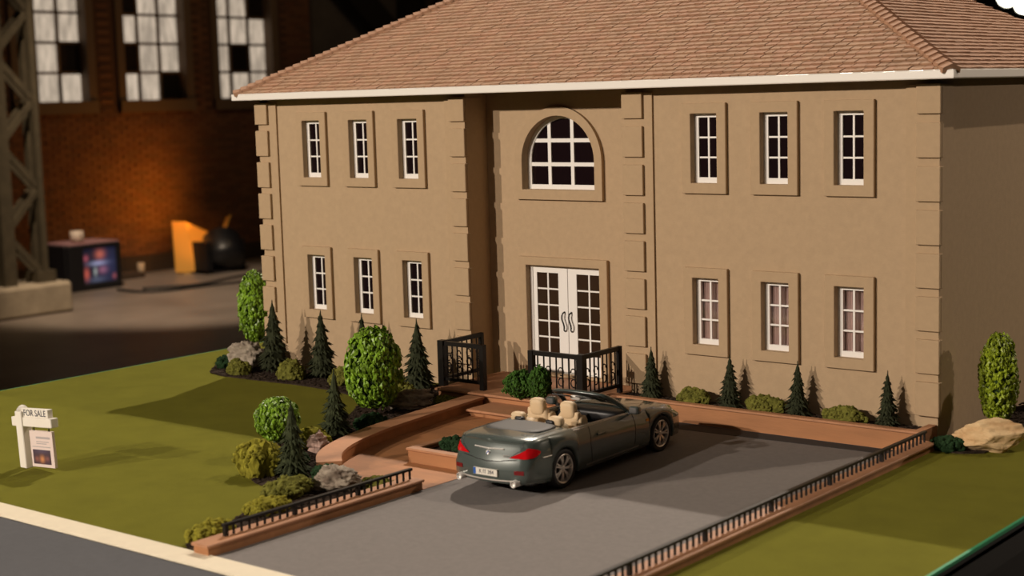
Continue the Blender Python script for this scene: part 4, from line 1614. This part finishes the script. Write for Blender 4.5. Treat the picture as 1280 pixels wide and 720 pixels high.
for s in (1, -1):
    wheel(s * .795, AR, s)
    wheel(s * .795, AF, s)


def pad(name, c, h, m, parent=car, tilt=0.0, bev=.3, label=None):
    """rounded cushion"""
    q = M()
    mt_ = Matrix.Translation(c) @ Matrix.Rotation(tilt, 4, 'X')
    vs = []
    n = 8
    V_, F_ = ICO[3]
    for p in V_:
        p = Vector(p)
        e_ = 4.2
        k = (abs(p.x) ** e_ + abs(p.y) ** e_ + abs(p.z) ** e_) ** (-1 / e_)
        vs.append(mt_ @ Vector((p.x * k * h[0], p.y * k * h[1], p.z * k * h[2])))
    q.add(vs, F_)
    return q.build(name, m, parent, smooth=True, scale=K, label=label)


for s in (1, -1):
    st = bpy.data.objects.new('front_seat', None)
    COL.objects.link(st)
    st.parent = car
    ORG[st.name] = (0, 0, 0)
    x = s * .36
    pad('backrest', (x, 1.99, .78), (.25, .10, .34), BEIGE, st, .16)
    pad('headrest', (x, 1.91, 1.13), (.165, .075, .16), BEIGE, st, .10)
    pad('cushion', (x, 2.30, .52), (.25, .28, .09), BEIGE, st)
    for q_ in (-1, 1):
        pad('bolster', (x + q_ * .23, 2.02, .80), (.06, .10, .24), BEIGE, st, .16)
    pad('belt_guide', (x + s * .19, 1.92, 1.04), (.05, .05, .07), BEIGE, st, 0)
    # rear seat
    pad('rear_seat', (s * .36, 1.56, .84), (.26, .10, .17), BEIGE, car, .2)
    pad('rear_headrest', (s * .44, 1.48, 1.03), (.15, .075, .085), BEIGE, car, .1)
    pad('roll_hoop', (s * .36, 1.42, 1.0), (.10, .05, .06), BLACKM, car, 0)
    # door trims
    M().box(s * .74 - .02, s * .74 + .02, 1.95, 3.0, .45, .87).build('door_trim', BEIGE if s < 0 else WOOD, car, scale=K)
pad('tonneau_cover', (0, 1.02, .985), (.62, .40, .030), TONN, car)
pad('dashboard', (0, 2.97, .84), (.74, .20, .11), BLACKM, car)
M().bar((-.5, 2.80, .80), (.6, 2.80, .80), .02, .07).build('dash_trim', WOOD, car, scale=K)
pad('console', (0, 2.45, .58), (.10, .5, .10), BLACKM, car)
sw = M()
sw.tube([(-.36 + .18 * math.cos(a * PI / 10), 2.66 + .06 * math.sin(a * PI / 10), .86 + .17 * math.sin(a * PI / 10)) for a in range(20)], .016, 6, closed=True)
sw.bar((-.52, 2.66, .86), (-.20, 2.66, .86), .03).bar((-.36, 2.66, .86), (-.36, 2.85, .80), .05)
sw.build('steering_wheel', BLACKM, car, smooth=False, scale=K)
# windscreen
hdr = [(-.56 + 1.12 * t / 12, 2.42 - .05 * (1 - (t / 6 - 1) ** 2) + .0, 1.265 + .03 * (1 - (t / 6 - 1) ** 2)) for t in range(13)]
hdr = [(x, y + .18, z) for x, y, z in hdr]
base = [(-.74 + 1.48 * t / 12, 3.12 + .22 * (1 - (t / 6 - 1) ** 2), .90 + .05 * (1 - (t / 6 - 1) ** 2)) for t in range(13)]
ws = M()
ws.tube([base[0]] + [tuple(Vector(base[0]).lerp(Vector(hdr[0]), t / 6) + Vector((0, 0, .035 * math.sin(PI * t / 6)))) for t in range(1, 6)] + hdr
        + [tuple(Vector(hdr[-1]).lerp(Vector(base[-1]), t / 6) + Vector((0, 0, .035 * math.sin(PI * t / 6)))) for t in range(1, 6)] + [base[-1]], .042, 8)
ws.build('windscreen_frame', PAINT, car, smooth=True, scale=K)
M().grid([[tuple(Vector(p) + Vector((0, 0, 0))) for p in hdr], [tuple(Vector(p) + Vector((0, -.05, .012))) for p in hdr], [tuple(Vector(p) + Vector((0, -.10, -.005))) for p in hdr]]).build('header_rail', BLACKM, car, smooth=True, scale=K)
gl = M()
gl.grid([[tuple(Vector(a).lerp(Vector(b), t / 6) + Vector((0, 0, .03 * math.sin(PI * t / 6)))) for a, b in zip(hdr, base)] for t in range(7)])
gl.build('windscreen', WGLASS, car, smooth=True, scale=K)
pad('rear_view_mirror', (0, 2.52, 1.20), (.12, .02, .045), PIPE, car, .2)
for s in (1, -1):
    pad('sun_visor', (s * .28, 2.46, 1.235), (.20, .10, .012), TONN, car, -.3)
    mr = pad('side_mirror', (s * 1.0, 3.00, .97), (.11, .07, .075), PAINT, car, 0)
    pad('mirror_glass', (s * 1.0, 2.945, .97), (.09, .02, .055), TONN, mr)
    M().bar((s * .84, 3.02, .89), (s * .96, 3.01, .94), .05).build('mirror_arm', BLACKM, car, scale=K)

# shorter tail overhang: pull everything behind the rear axle forward
LIM = AR * KS
for o in list(car.children):
    if o.type != 'MESH' or o.name.startswith('wheel'):
        continue
    for q_ in [o] + list(o.children):
        if q_.type != 'MESH':
            continue
        if q_.location.length > 0:
            if q_.location.y < LIM:
                q_.location.y = LIM - (LIM - q_.location.y) * .84
            continue
        for v in q_.data.vertices:
            if v.co.y < LIM:
                v.co.y = LIM - (LIM - v.co.y) * .84
